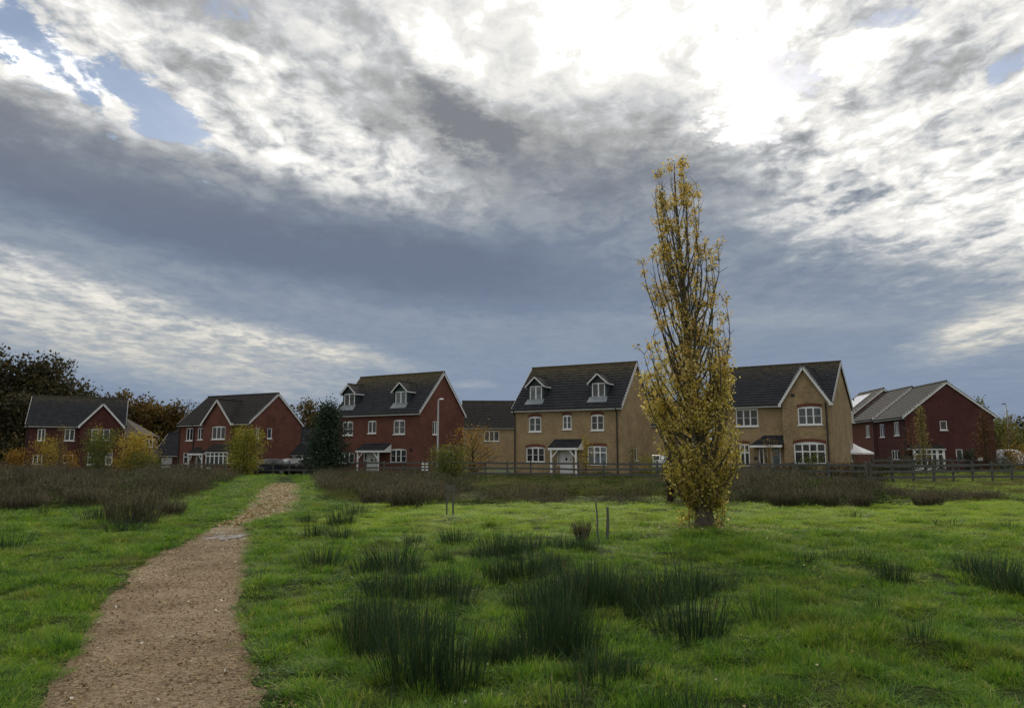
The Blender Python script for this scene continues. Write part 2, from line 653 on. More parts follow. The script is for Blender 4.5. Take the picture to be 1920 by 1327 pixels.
def glass(name, col, rough=0.06, spec=0.5):
    m, t, out = material(name)
    pos = t.new('ShaderNodeTexCoord').outputs['Object']
    n = t.noise(pos, 1.6, 3, 0.6)
    c = t.mix(t.rng(n, 0.35, 0.65), tuple(x * 0.5 for x in col), tuple(x * 1.5 for x in col))
    principled(t, out, c, rough, spec, bump=t.noise(pos, 0.8, 2), bstr=0.08, bdist=0.05)
    return m


M['pane'] = glass('window_pane', (0.014, 0.018, 0.022))
M['pane_net'] = glass('curtained_pane', (0.13, 0.15, 0.165))
M['pane_half'] = glass('half_drawn_pane', (0.05, 0.058, 0.066))
M['car_glass'] = glass('car_glass', (0.012, 0.013, 0.015), 0.04)


def wood(name, ca, cb, sc=1.0):
    m, t, out = material(name)
    obj = t.new('ShaderNodeTexCoord').outputs['Object']
    n = t.noise(t.mapping(obj, scale=(14 * sc, 14 * sc, 2.2 * sc)), 1.0, 5, 0.65)
    n2 = t.noise(obj, 1.3, 4, 0.6)
    c = t.mix(t.m('ADD', t.m('MULTIPLY', n, 0.7), t.m('MULTIPLY', n2, 0.3)), ca, cb)
    principled(t, out, c, 0.85, 0.2, bump=n, bstr=0.5, bdist=0.01)
    return m


M['fence'] = wood('weathered_timber', (0.045, 0.046, 0.043), (0.135, 0.135, 0.125))
M['stake'] = wood('weathered_stake', (0.05, 0.052, 0.046), (0.17, 0.165, 0.14), 2.0)
M['bark'] = wood('grey_brown_bark', (0.028, 0.024, 0.019), (0.10, 0.088, 0.068), 1.5)
M['bark_dark'] = wood('dark_bark', (0.016, 0.014, 0.012), (0.05, 0.043, 0.036))
M['bark_mid'] = wood('branch_bark', (0.05, 0.043, 0.032), (0.135, 0.115, 0.085))
M['bark_pale'] = wood('pale_bark', (0.07, 0.06, 0.045), (0.17, 0.15, 0.115))


def ground_mat():
    m, t, out = material('meadow_ground')
    pos = t.new('ShaderNodeNewGeometry').outputs['Position']
    n1 = t.noise(pos, 0.35, 5, 0.6)
    n2 = t.noise(pos, 5.0, 5, 0.7)
    n3 = t.noise(pos, 40.0, 3, 0.6)
    c = t.ramp(t.m('ADD', t.m('MULTIPLY', n1, 0.55), t.m('MULTIPLY', n2, 0.45)),
               [(0.30, (0.018, 0.022, 0.007)), (0.46, (0.034, 0.050, 0.010)), (0.60, (0.055, 0.078, 0.014)), (0.75, (0.075, 0.075, 0.026))])
    c = t.mix(t.rng(n3, 0.3, 0.75), t.mix(1.0, c, (0.5, 0.55, 0.5), 'MULTIPLY'), c)
    principled(t, out, c, 0.95, 0.1, bump=n2, bstr=0.9, bdist=0.06)
    return m


def path_mat():
    m, t, out = material('trodden_path')
    pos = t.new('ShaderNodeNewGeometry').outputs['Position']
    n1 = t.noise(pos, 0.8, 5, 0.6)
    chip = t.noise(t.mapping(pos, scale=(1, 1.6, 1)), 24, 6, 0.78, 0.6)
    v = t.new('ShaderNodeTexVoronoi', feature='F1')
    t.put(v.inputs['Vector'], pos)
    v.inputs['Scale'].default_value = 70
    f = t.m('ADD', t.m('MULTIPLY', n1, 0.30), t.m('ADD', t.m('MULTIPLY', chip, 0.70), t.m('MULTIPLY', v.outputs['Distance'], 0.10)))
    f = t.m('ADD', t.m('MULTIPLY', t.m('SUBTRACT', f, 0.52), 1.9), 0.52)
    c = t.ramp(f, [(0.30, (0.045, 0.027, 0.014)), (0.44, (0.145, 0.095, 0.050)), (0.56, (0.242, 0.174, 0.103)), (0.72, (0.42, 0.325, 0.215))])
    n4 = t.noise(pos, 7.0, 5, 0.7)
    c = t.mix(t.rng(n4, 0.56, 0.72, 0, 0.7), c, (0.07, 0.043, 0.024))
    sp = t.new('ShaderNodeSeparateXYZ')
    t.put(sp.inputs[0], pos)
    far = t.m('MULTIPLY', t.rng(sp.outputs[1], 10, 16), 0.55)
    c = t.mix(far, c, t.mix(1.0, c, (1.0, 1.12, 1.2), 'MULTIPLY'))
    principled(t, out, c, 0.95, 0.15, bump=f, bstr=1.0, bdist=0.02)
    return m


M['ground'] = ground_mat()
M['path'] = path_mat()


def puddle_mat():
    m, t, out = material('wet_clay')
    pos = t.new('ShaderNodeNewGeometry').outputs['Position']
    n = t.noise(pos, 9.0, 4, 0.6)
    c = t.mix(n, (0.20, 0.165, 0.125), (0.36, 0.31, 0.25))
    principled(t, out, c, t.rng(n, 0.35, 0.7, 0.08, 0.45), 0.5, bump=t.noise(pos, 16, 3), bstr=0.25, bdist=0.01)
    return m


M['puddle'] = puddle_mat()

M['grass'] = leafy('grass_blades', [(0.0, (0.028, 0.080, 0.014)), (0.3, (0.085, 0.190, 0.022)), (0.6, (0.165, 0.310, 0.030)), (0.82, (0.26, 0.35, 0.048)), (1.0, (0.42, 0.36, 0.15))], 0.6, 0.45, 1.5, 1.6, 0.6)
M['yellow_grass'] = leafy('yellow_grass_blades', [(0.0, (0.14, 0.25, 0.030)), (0.45, (0.28, 0.43, 0.050)), (0.8, (0.40, 0.50, 0.085)), (1.0, (0.55, 0.48, 0.18))], 0.6, 0.45, 1.4, 1.3, 0.55)  # paler, yellower blade colours, mostly for the farther grass
M['rush'] = leafy('rush_stems', [(0.0, (0.012, 0.028, 0.014)), (0.5, (0.026, 0.058, 0.024)), (0.86, (0.052, 0.092, 0.032)), (1.0, (0.14, 0.10, 0.05))], 0.5, 0.15, 0.35, 1.5)
M['weed'] = leafy('dead_weed_stems', [(0.0, (0.026, 0.024, 0.018)), (0.42, (0.072, 0.066, 0.047)), (0.75, (0.130, 0.113, 0.083)), (1.0, (0.26, 0.225, 0.155))], 0.8, 0.15, 1.0, 0.35)
M['straw'] = leafy('rough_straw_grass', [(0.0, (0.05, 0.066, 0.022)), (0.4, (0.115, 0.125, 0.046)), (0.75, (0.21, 0.185, 0.090)), (1.0, (0.36, 0.30, 0.18))], 0.8, 0.25, 0.7, 0.25)
M['bramble'] = leafy('bramble_leaves', [(0.0, (0.020, 0.035, 0.014)), (0.5, (0.045, 0.078, 0.024)), (1.0, (0.10, 0.125, 0.040))], 0.95, 0.2, 0.5, 0.5)
M['litter'] = leafy('fallen_leaves', [(0.0, (0.10, 0.06, 0.03)), (0.5, (0.36, 0.25, 0.12)), (0.8, (0.55, 0.48, 0.36)), (1.0, (0.75, 0.72, 0.64))], 0.7, 0.1, 0.1)
LEAF = {
    'poplar': leafy('poplar_leaves', [(0.0, (0.050, 0.075, 0.025)), (0.2, (0.20, 0.18, 0.035)), (0.5, (0.56, 0.41, 0.13)), (0.8, (0.70, 0.50, 0.17)), (1.0, (0.84, 0.74, 0.48))], 0.5, 0.58, 0.6, 1.6),
    'poplar_low': leafy('poplar_low_leaves', [(0.0, (0.10, 0.11, 0.022)), (0.4, (0.40, 0.34, 0.085)), (0.75, (0.64, 0.50, 0.13)), (1.0, (0.80, 0.70, 0.40))], 0.5, 0.55, 0.5, 1.6),
    'oak_dark': leafy('dark_oak_leaves', [(0.0, (0.018, 0.019, 0.010)), (0.5, (0.046, 0.043, 0.020)), (0.8, (0.080, 0.064, 0.026)), (1.0, (0.12, 0.08, 0.03))], 0.7, 0.25, 0.7, 0.2),
    'oak_green': leafy('olive_oak_leaves', [(0.0, (0.016, 0.020, 0.008)), (0.5, (0.040, 0.042, 0.012)), (1.0, (0.085, 0.062, 0.016))], 0.7, 0.25, 0.7, 0.2),
    'rust': leafy('rusty_leaves', [(0.0, (0.045, 0.034, 0.013)), (0.5, (0.110, 0.076, 0.022)), (1.0, (0.20, 0.125, 0.035))], 0.7, 0.3, 0.7, 0.25),
    'orange': leafy('orange_leaves', [(0.0, (0.14, 0.085, 0.020)), (0.5, (0.32, 0.18, 0.030)), (1.0, (0.48, 0.30, 0.06))], 0.6, 0.35, 0.6, 0.7),
    'yellow': leafy('yellow_leaves', [(0.0, (0.17, 0.15, 0.028)), (0.5, (0.40, 0.30, 0.050)), (1.0, (0.58, 0.43, 0.09))], 0.6, 0.35, 0.6, 0.7),
    'yellowgreen': leafy('yellow_green_leaves', [(0.0, (0.06, 0.078, 0.018)), (0.45, (0.19, 0.20, 0.030)), (1.0, (0.46, 0.38, 0.06))], 0.6, 0.35, 0.8, 0.7),
    'green': leafy('olive_green_leaves', [(0.0, (0.045, 0.062, 0.018)), (0.5, (0.115, 0.14, 0.034)), (1.0, (0.24, 0.23, 0.055))], 0.6, 0.35, 0.6, 0.7),
    'conifer': leafy('conifer_sprays', [(0.0, (0.010, 0.022, 0.016)), (0.5, (0.026, 0.050, 0.030)), (1.0, (0.056, 0.080, 0.038))], 0.7, 0.15, 0.5, 0.8),
    'red': leafy('red_brown_leaves', [(0.0, (0.045, 0.022, 0.014)), (0.5, (0.105, 0.052, 0.022)), (1.0, (0.19, 0.105, 0.035))], 0.6, 0.3, 0.6, 0.7),
    'pale': leafy('pale_straw_leaves', [(0.0, (0.10, 0.085, 0.035)), (0.5, (0.22, 0.18, 0.065)), (1.0, (0.34, 0.28, 0.11))], 0.6, 0.35, 0.6, 0.7),
    'purple': leafy('dark_purple_leaves', [(0.0, (0.012, 0.008, 0.009)), (0.6, (0.034, 0.019, 0.017)), (1.0, (0.10, 0.055, 0.035))], 0.6, 0.25, 0.3, 1.5),
}

# ------------------------------------------------------------------ ground
def build_ground():
    radii = [0.0] + list(np.geomspace(0.6, 60, 230)) + list(np.geomspace(62, 3500, 60))
    angs = list(np.linspace(-62, 62, 420)) + list(np.linspace(66, 294, 58))
    n = len(angs)
    V = []
    for r in radii:
        for a in angs:
            x, y = r * math.sin(R(a)), r * math.cos(R(a))
            z = hgt(x, y) if r < 140 else land(x, y)
            if -5 < y < 60:
                z -= 0.05 * on_path(x, y)
            V.append((x, y, z))
    V = np.array(V)
    i = np.arange(len(radii) - 1)[:, None] * n
    k = np.arange(n)[None, :]
    k2 = (k + 1) % n
    Q = np.stack([i + k, i + n + k, i + n + k2, i + k2], -1).reshape(-1, 4)
    me = np_mesh('ground', V, Q, M['ground'])
    me.polygons.foreach_set('use_smooth', [True] * len(me.polygons))
    tag(link(bpy.data.objects.new('ground', me)), kind='structure')


def build_path():
    V, Q = [], []
    ys = [-5 + 0.12 * i for i in range(405)]
    K = 14
    for j, y in enumerate(ys):
        l, r = path_edges(y)
        worn = 0.0 if y < 16 else 0.28 * smooth(16, 19, y)
        l -= 0.10 + worn + 0.26 * noise.noise(Vector((y * 1.1, 3.3, 0))) + 0.2 * noise.noise(Vector((y * 3.4, 1.3, 0)))
        r += 0.10 + worn + 0.26 * noise.noise(Vector((y * 1.1, 8.3, 0))) + 0.2 * noise.noise(Vector((y * 3.4, 5.3, 0)))
        for k in range(K + 1):
            t = k / K
            x = l + (r - l) * t
            edge = min(t, 1 - t) * 2
            z = land(x, y) + 0.05 * noise.noise(Vector((x * .35, y * .35, 1.7))) - 0.018 + 0.012 * noise.noise(Vector((x * 2.5, y * 2.5, 7))) - 0.02 * (1 - smooth(0, .25, edge))
            V.append((x, y, z))
    for j in range(len(ys) - 1):
        for k in range(K):
            a = j * (K + 1) + k
            Q.append((a, a + 1, a + K + 2, a + K + 1))
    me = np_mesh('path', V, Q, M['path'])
    me.polygons.foreach_set('use_smooth', [True] * len(me.polygons))
    tag(link(bpy.data.objects.new('path', me)), kind='structure')
    # shallow puddle lying in the hollows where the worn path ends
    cx, cy = gpt(430, 1000)
    mb = MB()
    z = land(cx, cy) + 0.05 * noise.noise(Vector((cx * .35, cy * .35, 1.7))) - 0.018 + 0.004
    P = []
    for j in range(60):
        a = 2 * math.pi * j / 60
        w = 1 + 0.45 * noise.noise(Vector((math.cos(a) * 2.0, math.sin(a) * 2.0, 2)))
        P.append((cx + math.cos(a) * .42 * w - math.sin(a) * .1, cy + math.sin(a) * .8 * w, z))
    mb.poly(P)
    tag(mb.build('puddle', M['puddle']), kind='structure')


build_ground()
build_path()


# ------------------------------------------------------------------ houses
class Facade:
    """a plane of a house: u along it, n outwards, z up"""

    def __init__(s, h, kind, off=0.0):
        s.h, s.kind, s.off = h, kind, off
        s.open = []

    def T(s, u, n, z):
        if s.kind == 'front':
            return (u, s.off - n, z)
        if s.kind == 'right':
            return (s.off + n, u, z)
        if s.kind == 'left':
            return (s.off - n, u, z)
        return (u, s.off + n, z)

    def pt(s, px, py):
        o, d = s.h.loc(Vector((0, 0, EYE))), s.h.dirn(ray(px, py))
        if s.kind in ('front', 'back'):
            t = (s.off - o.y) / d.y
            return o.x + d.x * t, o.z + d.z * t
        t = (s.off - o.x) / d.x
        return o.y + d.y * t, o.z + d.z * t

    def rect(s, a, b, c, d):
        u0, z1 = s.pt(a, b)
        u1, z0 = s.pt(c, d)
        z1b = s.pt(c, b)[1]
        z1 = (z1 + z1b) / 2
        if u0 > u1:
            u0, u1 = u1, u0
        return u0, z0, u1, z1


def tile_slope(mb, p0, p1, q0, q1, pitch=0.33, lip=0.04):
    """courses of tiles from eave p0-p1 up to ridge q0-q1, each course lapped over the one below"""
    p0, p1, q0, q1 = map(Vector, (p0, p1, q0, q1))
    nrm = (p1 - p0).cross(q0 - p0)
    if nrm.length < 1e-6:
        nrm = (p1 - p0).cross(q1 - p0)
    nrm.normalize()
    if nrm.z < 0:
        nrm = -nrm
    n = max(2, int(round(max((q0 - p0).length, (q1 - p1).length) / pitch)))
    for i in range(n):
        a, b = i / n, (i + 1) / n
        A0, A1, B0, B1 = p0.lerp(q0, a), p1.lerp(q1, a), p0.lerp(q0, b), p1.lerp(q1, b)
        u = nrm * lip
        mb.poly([A0 + u, A1 + u, B1 + nrm * .004, B0 + nrm * .004])
        mb.poly([A0 - nrm * .03, A1 - nrm * .03, A1 + u, A0 + u])
        mb.poly([A0 + u, B0 + nrm * .004, B0 - nrm * .03, A0 - nrm * .03])
        mb.poly([A1 + u, B1 + nrm * .004, B1 - nrm * .03, A1 - nrm * .03])
    mb.poly([p0 - nrm * .03, p1 - nrm * .03, q1 - nrm * .03, q0 - nrm * .03])


class House:
    def __init__(s, name, label, fr, ang, W, D, e, r, zg, wallm, roofm, oh=0.32, vo=0.14, cat='house', group=None):
        """fr: right front corner of the roof edge; e, r: heights of roof edge and ridge (all measured)"""
        a = R(ang)
        s.a, s.zg = a, zg
        u, v = Vector((math.cos(a), math.sin(a), 0)), Vector((-math.sin(a), math.cos(a), 0))
        s.w, s.d = W - 2 * vo, D - 2 * oh
        o = Vector((fr[0], fr[1], zg)) - u * (W - vo) + v * oh
        s.root = tag(empty(name, o, a), label, cat, group)
        s.u, s.v, s.o = u, v, o
        s.e, s.r, s.oh, s.vo = e - zg, r - zg, oh, vo
        s.slope = (s.r - s.e) / (D / 2)
        s.we = s.e + oh * s.slope - 0.06            # wall height under the roof
        s.wallm, s.roofm = wallm, roofm
        s.fac = {'front': Facade(s, 'front', 0.0), 'right': Facade(s, 'right', s.w), 'left': Facade(s, 'left', 0.0), 'back': Facade(s, 'back', s.d)}
        s.projs = []

    def loc(s, p):
        q = p - s.o
        return Vector((q.dot(s.u), q.dot(s.v), q.z))

    def dirn(s, q):
        return Vector((q.dot(s.u), q.dot(s.v), q.z))

    # ---- windows and doors
    def window(s, fac, rect, cols=2, arch=0.0, transom=None, pane='pane', sill=True, head=None, bars=0, label=None):
        f = s.fac[fac] if isinstance(fac, str) else fac
        u0, z0, u1, z1 = f.rect(*rect)
        f.open.append((u0, z0, u1, z1))
        F, D = 0.075, (-0.115, -0.035)
        mb = MB(f.T)
        mb.box(u0, D[0], z0, u0 + F, D[1], z1)
        mb.box(u1 - F, D[0], z0, u1, D[1], z1)
        mb.box(u0 + F, D[0], z0, u1 - F, D[1], z0 + F)
        ht = F + (arch * 0.8 if arch else 0)
        mb.box(u0 + F, D[0], z1 - ht, u1 - F, D[1], z1)
        iw = u1 - u0 - 2 * F
        for c in range(1, cols):
            uc = u0 + F + iw * c / cols
            mb.box(uc - .045, D[0] + .003, z0 + F, uc + .045, D[1] + .004, z1 - ht)
        if transom:
            zt = z1 - ht - (z1 - z0 - ht) * transom
            mb.box(u0 + F, D[0] + .006, zt - .04, u1 - F, D[1] - .005, zt + .04)
        for b in range(bars):
            zb = z0 + F + (z1 - ht - z0 - F) * (b + 1) / (bars + 1)
            mb.box(u0 + F, -0.088, zb - .012, u1 - F, -0.06, zb + .012)
        fr = mb.build('window', M['white'], s.root)
        if label:
            fr['label'] = label
        p = MB(f.T)
        p.poly([(u0 + .02, -.078, z0 + .02), (u1 - .02, -.078, z0 + .02), (u1 - .02, -.078, z1 - .02), (u0 + .02, -.078, z1 - .02)])
        p.build('pane', M[pane], fr)
        if sill:
            q = MB(f.T)
            q.box(u0 - .06, -.034, z0 - .075, u1 + .06, .06, z0 - .002)
            q.build('sill', M['white'], fr)
        if head is not None:
            q = MB(f.T)
            n, hw = 14, 0.215
            for k in range(n):
                a, b = k / n, (k + 1) / n
                za, zb = [z1 - arch * (2 * t - 1) ** 2 for t in (a, b)]
                ua, ub = [u0 - .05 + (u1 - u0 + .1) * t for t in (a, b)]
                q.add([(ua, -.03, za), (ub, -.03, zb), (ub, .006, zb), (ua, .006, za), (ua, -.03, za + hw), (ub, -.03, zb + hw), (ub, .006, zb + hw), (ua, .006, za + hw)],
                      [(0, 1, 2, 3), (7, 6, 5, 4), (3, 2, 6, 7)])
            q.build('lintel', head, fr)
        return fr

    def door(s, fac, rect, mat, light='diamond', frame=True):
        f = s.fac[fac] if isinstance(fac, str) else fac
        u0, z0, u1, z1 = f.rect(*rect)
        z0 = 0.08
        f.open.append((u0 - .07, z0, u1 + .07, z1 + .07))
        mb = MB(f.T)
        mb.box(u0, -.10, z0, u1, -.05, z1)
        for (a, b) in ((0.12, 0.36), (0.62, 0.93)):
            for (c, d) in ((0.12, 0.44), (0.56, 0.88)):
                mb.box(u0 + (u1 - u0) * c, -.051, z0 + (z1 - z0) * a, u0 + (u1 - u0) * d, -.042, z0 + (z1 - z0) * b)
        dr = mb.build('door', mat, s.root)
        h = MB(f.T)
        h.box(u1 - .12, -.042, z0 + .98, u1 - .08, -.005, z0 + 1.16)
        h.build('handle', M['metal_dark'], dr)
        if light == 'diamond':
            g = MB(f.T)
            uc, zc_, k = (u0 + u1) / 2, z0 + (z1 - z0) * .62, .11
            g.add([(uc - k, -.04, zc_), (uc, -.04, zc_ - k * 1.4), (uc + k, -.04, zc_), (uc, -.04, zc_ + k * 1.4), (uc - k, -.02, zc_), (uc, -.02, zc_ - k * 1.4), (uc + k, -.02, zc_), (uc, -.02, zc_ + k * 1.4)],
                  [(4, 5, 6, 7), (0, 1, 5, 4), (1, 2, 6, 5), (2, 3, 7, 6), (3, 0, 4, 7)])
            g.build('glazing', M['pane'], dr)
        elif light == 'full':
            g = MB(f.T)
            g.box(u0 + .12, -.04, z0 + .35, u1 - .12, -.03, z1 - .12)
            g.build('glazing', M['pane_net'], dr)
        if frame:
            q = MB(f.T)
            q.box(u0 - .07, -.11, z0, u0, -.03, z1 + .07)
            q.box(u1, -.11, z0, u1 + .07, -.03, z1 + .07)
            q.box(u0, -.11, z1, u1, -.03, z1 + .07)
            q.build('frame', M['white'], dr)
        return dr

    # ---- walls
    def facade_mesh(s, mb, f, u0, u1, zt, zb=-0.6, peak=None):
        us, zs = {u0, u1}, {zb, zt}
        op = [(max(a, u0), max(b, zb), min(c, u1), min(d, zt)) for a, b, c, d in f.open if a < u1 and c > u0]
        for a, b, c, d in op:
            us |= {a, c}
            zs |= {b, d}
        us, zs = sorted(us), sorted(zs)
        for i in range(len(us) - 1):
            for j in range(len(zs) - 1):
                cu, cz = (us[i] + us[i + 1]) / 2, (zs[j] + zs[j + 1]) / 2
                if any(a < cu < c and b < cz < d for a, b, c, d in op):
                    continue
                mb.poly([f.T(us[i], 0, zs[j]), f.T(us[i + 1], 0, zs[j]), f.T(us[i + 1], 0, zs[j + 1]), f.T(us[i], 0, zs[j + 1])])
        for a, b, c, d in op:
            for p, q in (((a, b), (c, b)), ((c, b), (c, d)), ((c, d), (a, d)), ((a, d), (a, b))):
                mb.poly([f.T(p[0], 0, p[1]), f.T(q[0], 0, q[1]), f.T(q[0], -.13, q[1]), f.T(p[0], -.13, p[1])])
        if peak:
            mb.poly([f.T(u0, 0, zt), f.T(u1, 0, zt), f.T((u0 + u1) / 2, 0, peak)])

    def proj(s, a, b, p, rz):
        """front gable standing p forward between pixel columns a and b of its feet (at local u)"""
        f = Facade(s, 'front', -p)
        s.projs.append((a, b, p, rz, f))
        return f

    def finish(s, gut_left=True, hip_right=False, pipes=(), wall_mats=None, side_right=True, ridge_left=True, vents=()):
        w, d, e, r, oh, vo = s.w, s.d, s.e, s.r, s.oh, s.vo
        mb = MB()
        pk = r - 0.07
        s.facade_mesh(mb, s.fac['front'], 0, w, s.we)
        s.facade_mesh(mb, s.fac['back'], 0, w, s.we)
        s.facade_mesh(mb, s.fac['right'], 0, d, s.we, peak=None if hip_right else pk)
        s.facade_mesh(mb, s.fac['left'], 0, d, s.we, peak=pk)
        for (a, b, p, rz, f) in s.projs:
            sl = (rz - e) / ((b - a) / 2 + .2)
            s.facade_mesh(mb, f, a, b, e + .2 * sl - .06, peak=rz - .07)
            for k, x in (('left', a), ('right', b)):
                g = Facade(s, k, x)
                s.facade_mesh(mb, g, -p, 0.02, e + .2 * sl - .06)
        mb.build('wall', s.wallm, s.root)
        # roof
        rf = MB()
        xr = w + vo
        hx = (d / 2 + oh) if hip_right else 0
        tile_slope(rf, (-vo, -oh, e), (xr, -oh, e), (-vo, d / 2, r), (xr - hx, d / 2, r))
        tile_slope(rf, (-vo, d + oh, e), (xr, d + oh, e), (-vo, d / 2, r), (xr - hx, d / 2, r))
        if hip_right:
            tile_slope(rf, (xr, -oh, e), (xr, d + oh, e), (xr - hx, d / 2, r), (xr - hx, d / 2, r))
        rf.tube([(-vo, d / 2, r + .01), (xr - hx, d / 2, r + .01)], .1, 8)
        roof = rf.build('roof', s.roofm, s.root)
        bb, gt = MB(), MB()
        for x in ((-vo + .02,) if hip_right else (-vo + .02, xr - .02)):
            for y0 in (-oh, d + oh):
                up = Vector((0, (r - e) * (1 if y0 < 0 else -1), -(d / 2 + oh))).normalized()
                bb.bar((x, y0 + (.06 if y0 < 0 else -.06), e - .06), (x, d / 2, r - .10), .035, .22, (0, 0, 1))
        bb.box(-vo, -oh + .03, e - .20, xr, -oh + .055, e - .03)
        bb.box(-vo, d + oh - .055, e - .20, xr, d + oh - .03, e - .03)
        bb.box(-vo + .04, -oh + .055, e - .205, xr - .04, -.002, e - .185)     # soffit
        gt.box(-vo, -oh - .08, e - .085, xr, -oh + .03, e + .005)
        for (a, b, p, rz, f) in s.projs:
            xm = (a + b) / 2
            ov, ohp = .2, .25
            yv = lambda z: -oh + (z - e) / s.slope
            L, Rr = a - ov, b + ov
            pr = MB()
            y1 = min(yv(rz), d / 2)
            tile_slope(pr, (L, -p - ohp, e), (L, -oh, e), (xm, -p - ohp, rz), (xm, y1, rz))
            tile_slope(pr, (Rr, -p - ohp, e), (Rr, -oh, e), (xm, -p - ohp, rz), (xm, y1, rz))
            pr.tube([(xm, -p - ohp, rz + .01), (xm, y1, rz + .01)], .09, 8)
            pr.build('gable_roof', s.roofm, s.root)
            for x in (L, Rr):
                q = .07 if x == L else -.07
                bb.bar((x + q, -p - ohp + .02, e - .07), (xm, -p - ohp + .02, rz - .11), .035, .22, (0, 0, 1))
                bb.box(min(x, x + .03 * (1 if x == L else -1)), -p - ohp + .04, e - .22, max(x, x + .03 * (1 if x == L else -1)), -oh, e - .03)
                bb.box(min(x, x + q * 2.6), -p - ohp, e - .24, max(x, x + q * 2.6), -p - ohp + .03, e - .04)
        bb.build('bargeboard', M['fascia'], roof)
        gt.build('gutter', M['black'], roof)
        for (x, y) in pipes:
            q = MB()
            q.tube([(x, y - .09, -.3), (x, y - .09, e - .55), (x, y - .16, e - .3), (x, -oh - .03 + min(0, y), e - .05)], .05, 8)
            q.build('downpipe', M['black'], s.root)
        for (f, px, py) in vents:
            u, z = f.pt(px, py)
            q = MB(f.T)
            q.box(u - .11, .0, z - .11, u + .11, .05, z + .11)
            q.build('vent', M['black'], s.root)

    def dormer(s, rect, roofm, pane='pane'):
        """gabled dormer on the front slope; rect is its window in the photograph"""
        yf = 0.55
        f = Facade(s, 'front', yf)
        u0, z0, u1, z1 = f.rect(*rect)
        sl = lambda y: s.e + (y + s.oh) * s.slope
        w0, w1 = u0 - .16, u1 + .16
        zt = z1 + .12
        yb = lambda z: -s.oh + (z - s.e) / s.slope
        um = (w0 + w1) / 2
        pkz = zt + (w1 - w0) / 2 * .86 + .1
        mb = MB()
        zb = min(sl(yf) - .05, z0 - .1)
        mb.poly([(w0, yf, zb), (u0, yf, zb), (u0, yf, zt), (w0, yf, zt)])
        mb.poly([(u1, yf, zb), (w1, yf, zb), (w1, yf, zt), (u1, yf, zt)])
        mb.poly([(u0, yf, zb), (u1, yf, zb), (u1, yf, z0), (u0, yf, z0)])
        mb.poly([(u0, yf, z1), (u1, yf, z1), (u1, yf, zt), (u0, yf, zt)])
        mb.poly([(w0, yf, zt), (w1, yf, zt), (um, yf, pkz - .06)])
        for x in (w0, w1):
            mb.poly([(x, yf, zb), (x, yf, zt), (x, yb(zt) + .1, zt), (x, yb(zb) + .1, zb)])
        dm = mb.build('dormer', M['slate'], s.root)
        rf = MB()
        ov = .2
        ez = zt - .04
        tile_slope(rf, (w0 - ov, yf - .3, ez - .1), (w0 - ov, yb(ez - .1), ez - .1), (um, yf - .3, pkz), (um, yb(pkz), pkz), .3, .03)
        tile_slope(rf, (w1 + ov, yf - .3, ez - .1), (w1 + ov, yb(ez - .1), ez - .1), (um, yf - .3, pkz), (um, yb(pkz), pkz), .3, .03)
        rf.tube([(um, yf - .3, pkz + .01), (um, yb(pkz), pkz + .01)], .07, 6)
        rf.build('dormer_roof', roofm, dm)
        bb = MB()
        for x, q in ((w0 - ov, .03), (w1 + ov, -.03)):
            bb.bar((x + q, yf - .285, ez - .15), (um, yf - .285, pkz - .09), .03, .14)
            bb.box(min(x + q, x + q + .02), yf - .28, ez - .22, max(x + q, x + q + .02), yb(ez - .2), ez - .10)
        bb.build('bargeboard', M['fascia'], dm)
        F = .07
        m2 = MB(f.T)
        m2.box(u0, -.02, z0, u0 + F, .03, z1)
        m2.box(u1 - F, -.02, z0, u1, .03, z1)
        m2.box(u0 + F, -.02, z0, u1 - F, .03, z0 + F)
        m2.box(u0 + F, -.02, z1 - F, u1 - F, .03, z1)
        m2.box(um - .05, -.018, z0 + F, um + .05, .034, z1 - F)
        m2.box(u0 - .05, .0, z0 - .07, u1 + .05, .07, z0 - .003)
        m2.build('window_frame', M['white'], dm)
        p = MB(f.T)
        p.poly([(u0, -.01, z0), (u1, -.01, z0), (u1, -.01, z1), (u0, -.01, z1)])
        p.build('pane', M[pane], dm)
        ap = MB()
        ya = yf - .02
        lift = .06
        ap.poly([(w0 - .12, yf - .5, sl(yf - .5) + lift), (w1 + .12, yf - .5, sl(yf - .5) + lift), (w1 + .05, ya, sl(ya) + lift), (w0 - .05, ya, sl(ya) + lift)])
        ap.build('lead_apron', M['lead'], dm)

    def canopy(s, rect, posts, depth=1.0, brace=True, rise=None):
        """lean-to porch canopy on posts; rect spans its roof in the photograph"""
        f = Facade(s, 'front', -depth)
        g = Facade(s, 'front', 0)
        u0, zl, u1, _ = f.rect(rect[0], rect[3], rect[2], rect[3])
        zh = g.pt((rect[0] + rect[2]) / 2, rect[1])[1]
        rf = MB()
        tile_slope(rf, (u0, -depth - .1, zl + .12), (u1, -depth - .1, zl + .12), (u0 + .12, -.01, zh), (u1 - .12, -.01, zh), .28, .03)
        pr = rf.build('porch_roof', s.roofm, s.root)
        q = MB()
        q.box(u0 + .02, -depth - .1, zl - .06, u1 - .02, -depth - .04, zl + .1)
        q.box(u0 + .02, -depth - .04, zl - .06, u0 + .06, -.005, zl + .1)
        q.box(u1 - .06, -depth - .04, zl - .06, u1 - .02, -.005, zl + .1)
        q.poly([(u0 + .03, -depth, zl + .1), (u0 + .03, -.01, zl + .1), (u0 + .03, -.01, zh - .06)])
        q.poly([(u1 - .03, -depth, zl + .1), (u1 - .03, -.01, zl + .1), (u1 - .03, -.01, zh - .06)])
        q.build('fascia', M['white'], pr)
